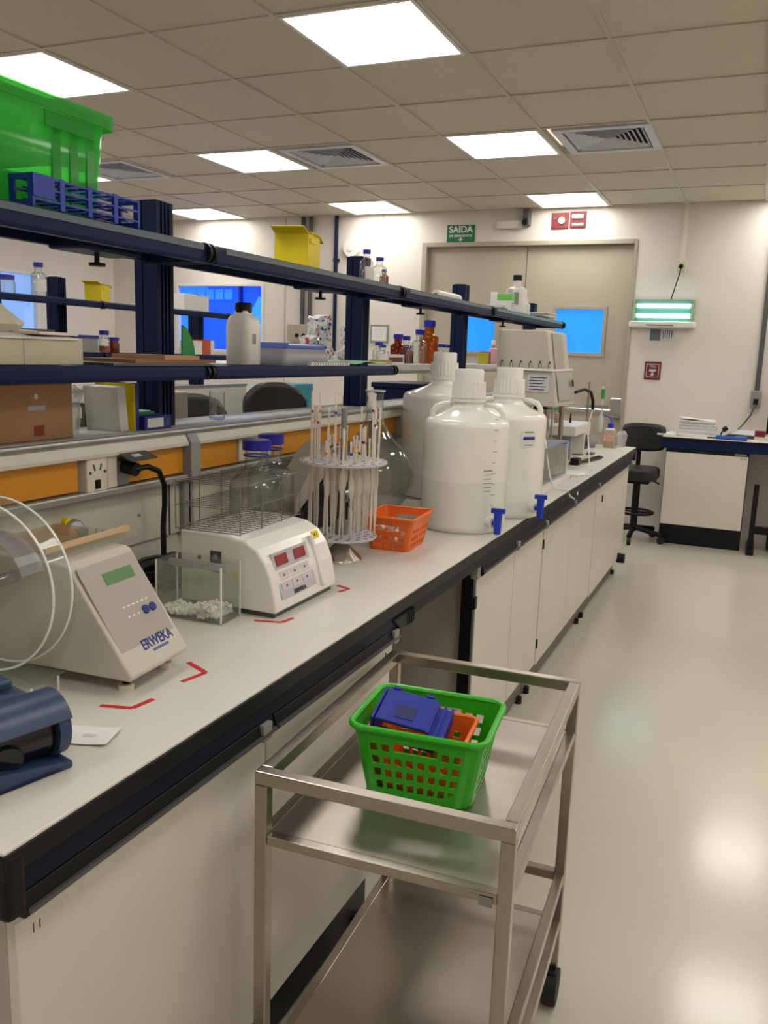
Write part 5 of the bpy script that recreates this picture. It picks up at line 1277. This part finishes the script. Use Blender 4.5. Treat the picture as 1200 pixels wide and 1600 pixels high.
gb = thing('green_basket', 'bright green perforated plastic basket on the steel trolley', 'basket', (-.515, 1.452, .6845), .10)
basket(gb, .205, .165, .25, .205, .138, .028, M_greenb, 8, 6, [(.10, .22), (.29, .41), (.48, .60), (.67, .79)], handle=(2, 5, .70, .83), rim=.0065)
ob2 = thing('orange_basket', 'orange plastic basket nested inside the green basket', 'basket', (-.528, 1.45, .6885), .10)
basket(ob2, .145, .12, .185, .145, .108, .02, M_orange, 6, 5, [(.1, .25), (.35, .5), (.58, .70)], handle=(1, 4, .74, .9), rim=.0045)
br = thing('tube_rack', 'dark blue plastic rack lying tilted on top in the green basket', 'rack', (-.548, 1.435, .812))
br.rotation_euler = (.30, .12, .12)
MB().box(-.058, .042, -.045, .045, .018, .024).build('top_plate', M_bluerack, br, bevel=.002)
MB().box(-.026, .012, -.030, .006, .024, .0252).build('recess', mat('deep_blue', '#131f5e', .5), br)
for x in (-.066, -.058, .042, .056, .070):
    MB().box(x, x+.005, -.045, .045, -.026, .022 if x < .05 else .012).build('side_plate', M_bluerack, br)
for y in (-.043, -.02, .003, .026, .043): MB().box(-.066, .075, y-.0025, y+.0025, -.026, -.02).build('cross_bar', M_bluerack, br); 
for z in (-.012, .004): MB().box(.047, .075, -.043, .043, z, z+.004).build('tier', M_bluerack, br)
for x in (-.05, .018): MB().box(x, x+.016, .045, .052, .016, .026).build('clip', M_bluerack, br)

# ================================================================== RIGHT SIDE: DESK AND STOOL
dk = thing('lab_desk', 'white-topped desk with navy apron against the back wall', 'desk', (-.70, 7.40, 0))
MB().box(0, 2.2, 0, .69, .885, .90).build('desk_top', M_top, dk, bevel=.002); MB().box(-.002, 2.2, -.004, .0, .882, .898).build('edge_strip', M_black, dk)
MB().box(0, 2.2, .004, .03, .805, .882).build('apron', M_navy, dk, bevel=.003); MB().box(.0, .03, .03, .68, .805, .882).build('side_apron', M_navy, dk)
for x in (1.5, 2.1): MB().box(x, x+.05, .05, .65, 0, .80).build('leg_panel', M_navy2, dk)
cb = thing('base_cabinet', 'white desk cabinet on a black plinth under the navy apron', 'cabinet', (-.66, 7.41, 0))
MB().box(0, .64, .02, .62, .16, .80).build('body', M_black, cb); dr = MB().box(.005, .635, 0, .019, .17, .775).build('door', M_cab, cb, bevel=.002)
MB().box(.0, .64, .03, .60, 0, .16).build('plinth', M_black, cb); MB().box(.02, .62, -.004, .0, .785, .80).build('handle_rail', M_black, cb); MB().box(.53, .62, -.006, 0, .782, .797).build('handle_plate', M_alud, cb); text('lettering', '20 405', .018, M_ink, cb, (.60, -.0006, .755), FY)
# equipment frame under the desk
t = thing('footrest_frame', 'black metal frame standing right of the desk cabinet', 'stand', (.06, 7.42, 0))
MB().box(-.02, .02, -.02, .02, 0, .56).build('upright', M_black, t); MB().box(-.03, .03, -.12, .35, 0, .04).build('foot_bar', M_black, t); MB().box(-.02, .5, .1, .14, .14, .2).build('cross_bar', M_black, t); MB().box(.12, .5, .12, .3, .02, .18).build('pedal_box', M_black, t)

DZT = .9005
ps = thing('document_stack', 'tall stack of white papers on the desk', 'papers', (-.45, 7.72, DZT))
for k in range(12):
    MB().cbox((random.uniform(-.008, .008), random.uniform(-.01, .01), .022+.0095*k), (.30-.002*k, .24, .0085), Matrix.Rotation(random.uniform(-.05, .05), 3, 'Z')).build('sheaf', (M_paper, M_paper2, M_paper)[k % 3], ps)
MB().cbox((-.02, -.02, .14), (.24, .2, .004), Matrix.Rotation(.25, 3, 'Z') @ Matrix.Rotation(.08, 3, 'Y')).build('top_sheet', M_paper, ps)
MB().cbox((-.09, -.10, .006), (.40, .26, .010), Matrix.Rotation(-.12, 3, 'Z')).build('loose_sheet', M_paper, ps); MB().cbox((.02, -.1, .014), (.36, .25, .006), Matrix.Rotation(.08, 3, 'Z')).build('loose_sheet', M_paper2, ps)
t = thing('drawing_board', 'grey flat drawing board with white sheet on the desk', 'board', (-.05, 7.80, DZT), -.5)
MB().cbox((0, 0, .035), (.26, .20, .012), Matrix.Rotation(.16, 3, 'X')).build('board', M_dgrey, t, bevel=.003); MB().cbox((0, 0, .0425), (.23, .17, .003), Matrix.Rotation(.16, 3, 'X')).build('sheet', M_paper2, t); MB().box(-.1, .1, .05, .08, 0, .04).build('foot', M_dgrey, t); MB().box(-.12, .12, -.09, -.06, 0, .018).build('foot', M_dgrey, t)
t = thing('blue_case', 'flat bright blue case at the front of the desk', 'case', (-.17, 7.50, DZT), -.05)
MB().box(-.12, .12, -.04, .04, 0, .03).build('shell', mat('bright_blue', '#1f4fa8', .4), t, bevel=.008); MB().box(-.05, .03, -.02, .03, .03, .036).build('strap', M_black, t)
t = thing('clamp_lamp', 'small black clamp lamp beside the paper stack', 'clamp', (-.26, 7.66, DZT))
MB().cyl((0, 0, 0), (0, 0, .02), .025, n=14).build('base', M_cardd, t); MB().tube([(0, 0, .02), (.01, 0, .05), (.03, 0, .075)], .006).build('neck', M_black, t); MB().cyl((.015, 0, .06), (.045, 0, .085), .02, n=12).build('head', M_black, t)
mo = thing('monitor', 'black monitor at the right picture edge, seen edge on', 'monitor', (.145, 7.70, DZT), -.15)
MB().box(-.06, .50, -.02, .02, .05, .50).build('screen_housing', M_screen, mo, bevel=.006); MB().box(.15, .28, .0, .05, .0, .2).build('neck', M_black, mo); MB().box(.08, .36, -.08, .12, 0, .012).build('base', M_black, mo); MB().box(-.05, .49, -.0215, -.0205, .07, .49).build('screen', mat('screen_off', '#07070a', .1), mo)
t = thing('wall_trunking', 'grey wall trunking with socket left of the monitor', 'trunking', (-.02, BY, 1.2))
MB().box(-.02, .02, -.03, 0, 0, CZ-1.2).build('duct', M_dgrey, t); MB().box(-.045, .04, -.07, 0, -.06, .09).build('socket_box', M_grey, t, bevel=.008); MB().box(-.02, .02, -.075, -.07, -.03, .02).build('socket_face', M_black, t)
MB().tube([(0, -.075, -.03), (-.03, -.10, -.12), (-.08, -.14, -.2), (-.11, -.20, -.235)], .007).build('cord', M_dgrey, t)
t = thing('red_box', 'small red box at the right edge of the desk', 'box', (.03, 7.62, DZT)); MB().box(-.03, .05, -.04, .05, .03, .075).build('lid', M_red, t); MB().box(-.03, .05, -.04, .05, 0, .03).build('base', M_cream, t)
t = thing('paper_sheet', 'white sheet lying at the right desk edge', 'paper', (.0, 7.50, DZT)); MB().box(-.03, .2, -.06, .05, 0, .006).build('sheet', M_paper, t); MB().box(.0, .1, .0, .02, .006, .0065).build('print', M_paper2, t)

so = thing('stool', 'black upholstered lab stool with low backrest beside the desk', 'stool', (-.87, 7.42, 0))
q = MB(); nx, nz = 12, 8; vs = []
for j in range(nz+1):
    for i in range(nx+1):
        u, v = -1+2*i/nx, -1+2*j/nz
        vs.append((.175*u*(1-abs(v)**4*.10), .19-.04*u*u, .865 + .118*v*(1-abs(u)**4*.22)))
q.add(vs, [(j*(nx+1)+i, j*(nx+1)+i+1, (j+1)*(nx+1)+i+1, (j+1)*(nx+1)+i) for j in range(nz) for i in range(nx)], True)
q.build('backrest', M_seat, so, solid=.05)
MB().tube([(-.03, .19, .80), (-.03, .20, .62), (-.02, .12, .55), (0, .02, .54)], .02).build('back_bar', M_black, so)
MB().prism(rrect(.34, .37, .11, 6), .525, .628, 'z').build('seat', M_seat, so, bevel=.03, seg=4)
MB().box(-.1, .1, -.09, .09, .495, .526).build('seat_plate', M_black, so)
MB().tube([(.05, -.05, .54), (.14, -.09, .53), (.19, -.10, .51)], .007).build('lever', M_black, so)
MB().cyl((0, 0, .08), (0, 0, .53), .03, n=16).build('gas_column', M_black, so)
MB().tube([(.15*math.cos(2*PI*i/32), .15*math.sin(2*PI*i/32), .245) for i in range(32)], .012, 8, True).build('foot_ring', M_black, so)
MB().tube([(-.15, 0, .245), (.15, 0, .245)], .009).build('ring_spoke', M_black, so)
for k in range(5):
    a = 2*PI*k/5 - .3; L = MB().tube([(.02*math.cos(a), .02*math.sin(a), .11), (.25*math.cos(a), .25*math.sin(a), .075)], .022).build('base_arm', M_black, so)
    MB().cyl((.25*math.cos(a)-.014*math.sin(a), .25*math.sin(a)+.014*math.cos(a), .03), (.25*math.cos(a)+.014*math.sin(a), .25*math.sin(a)-.014*math.cos(a), .03), .03, n=14).build('castor', M_rubber, L)
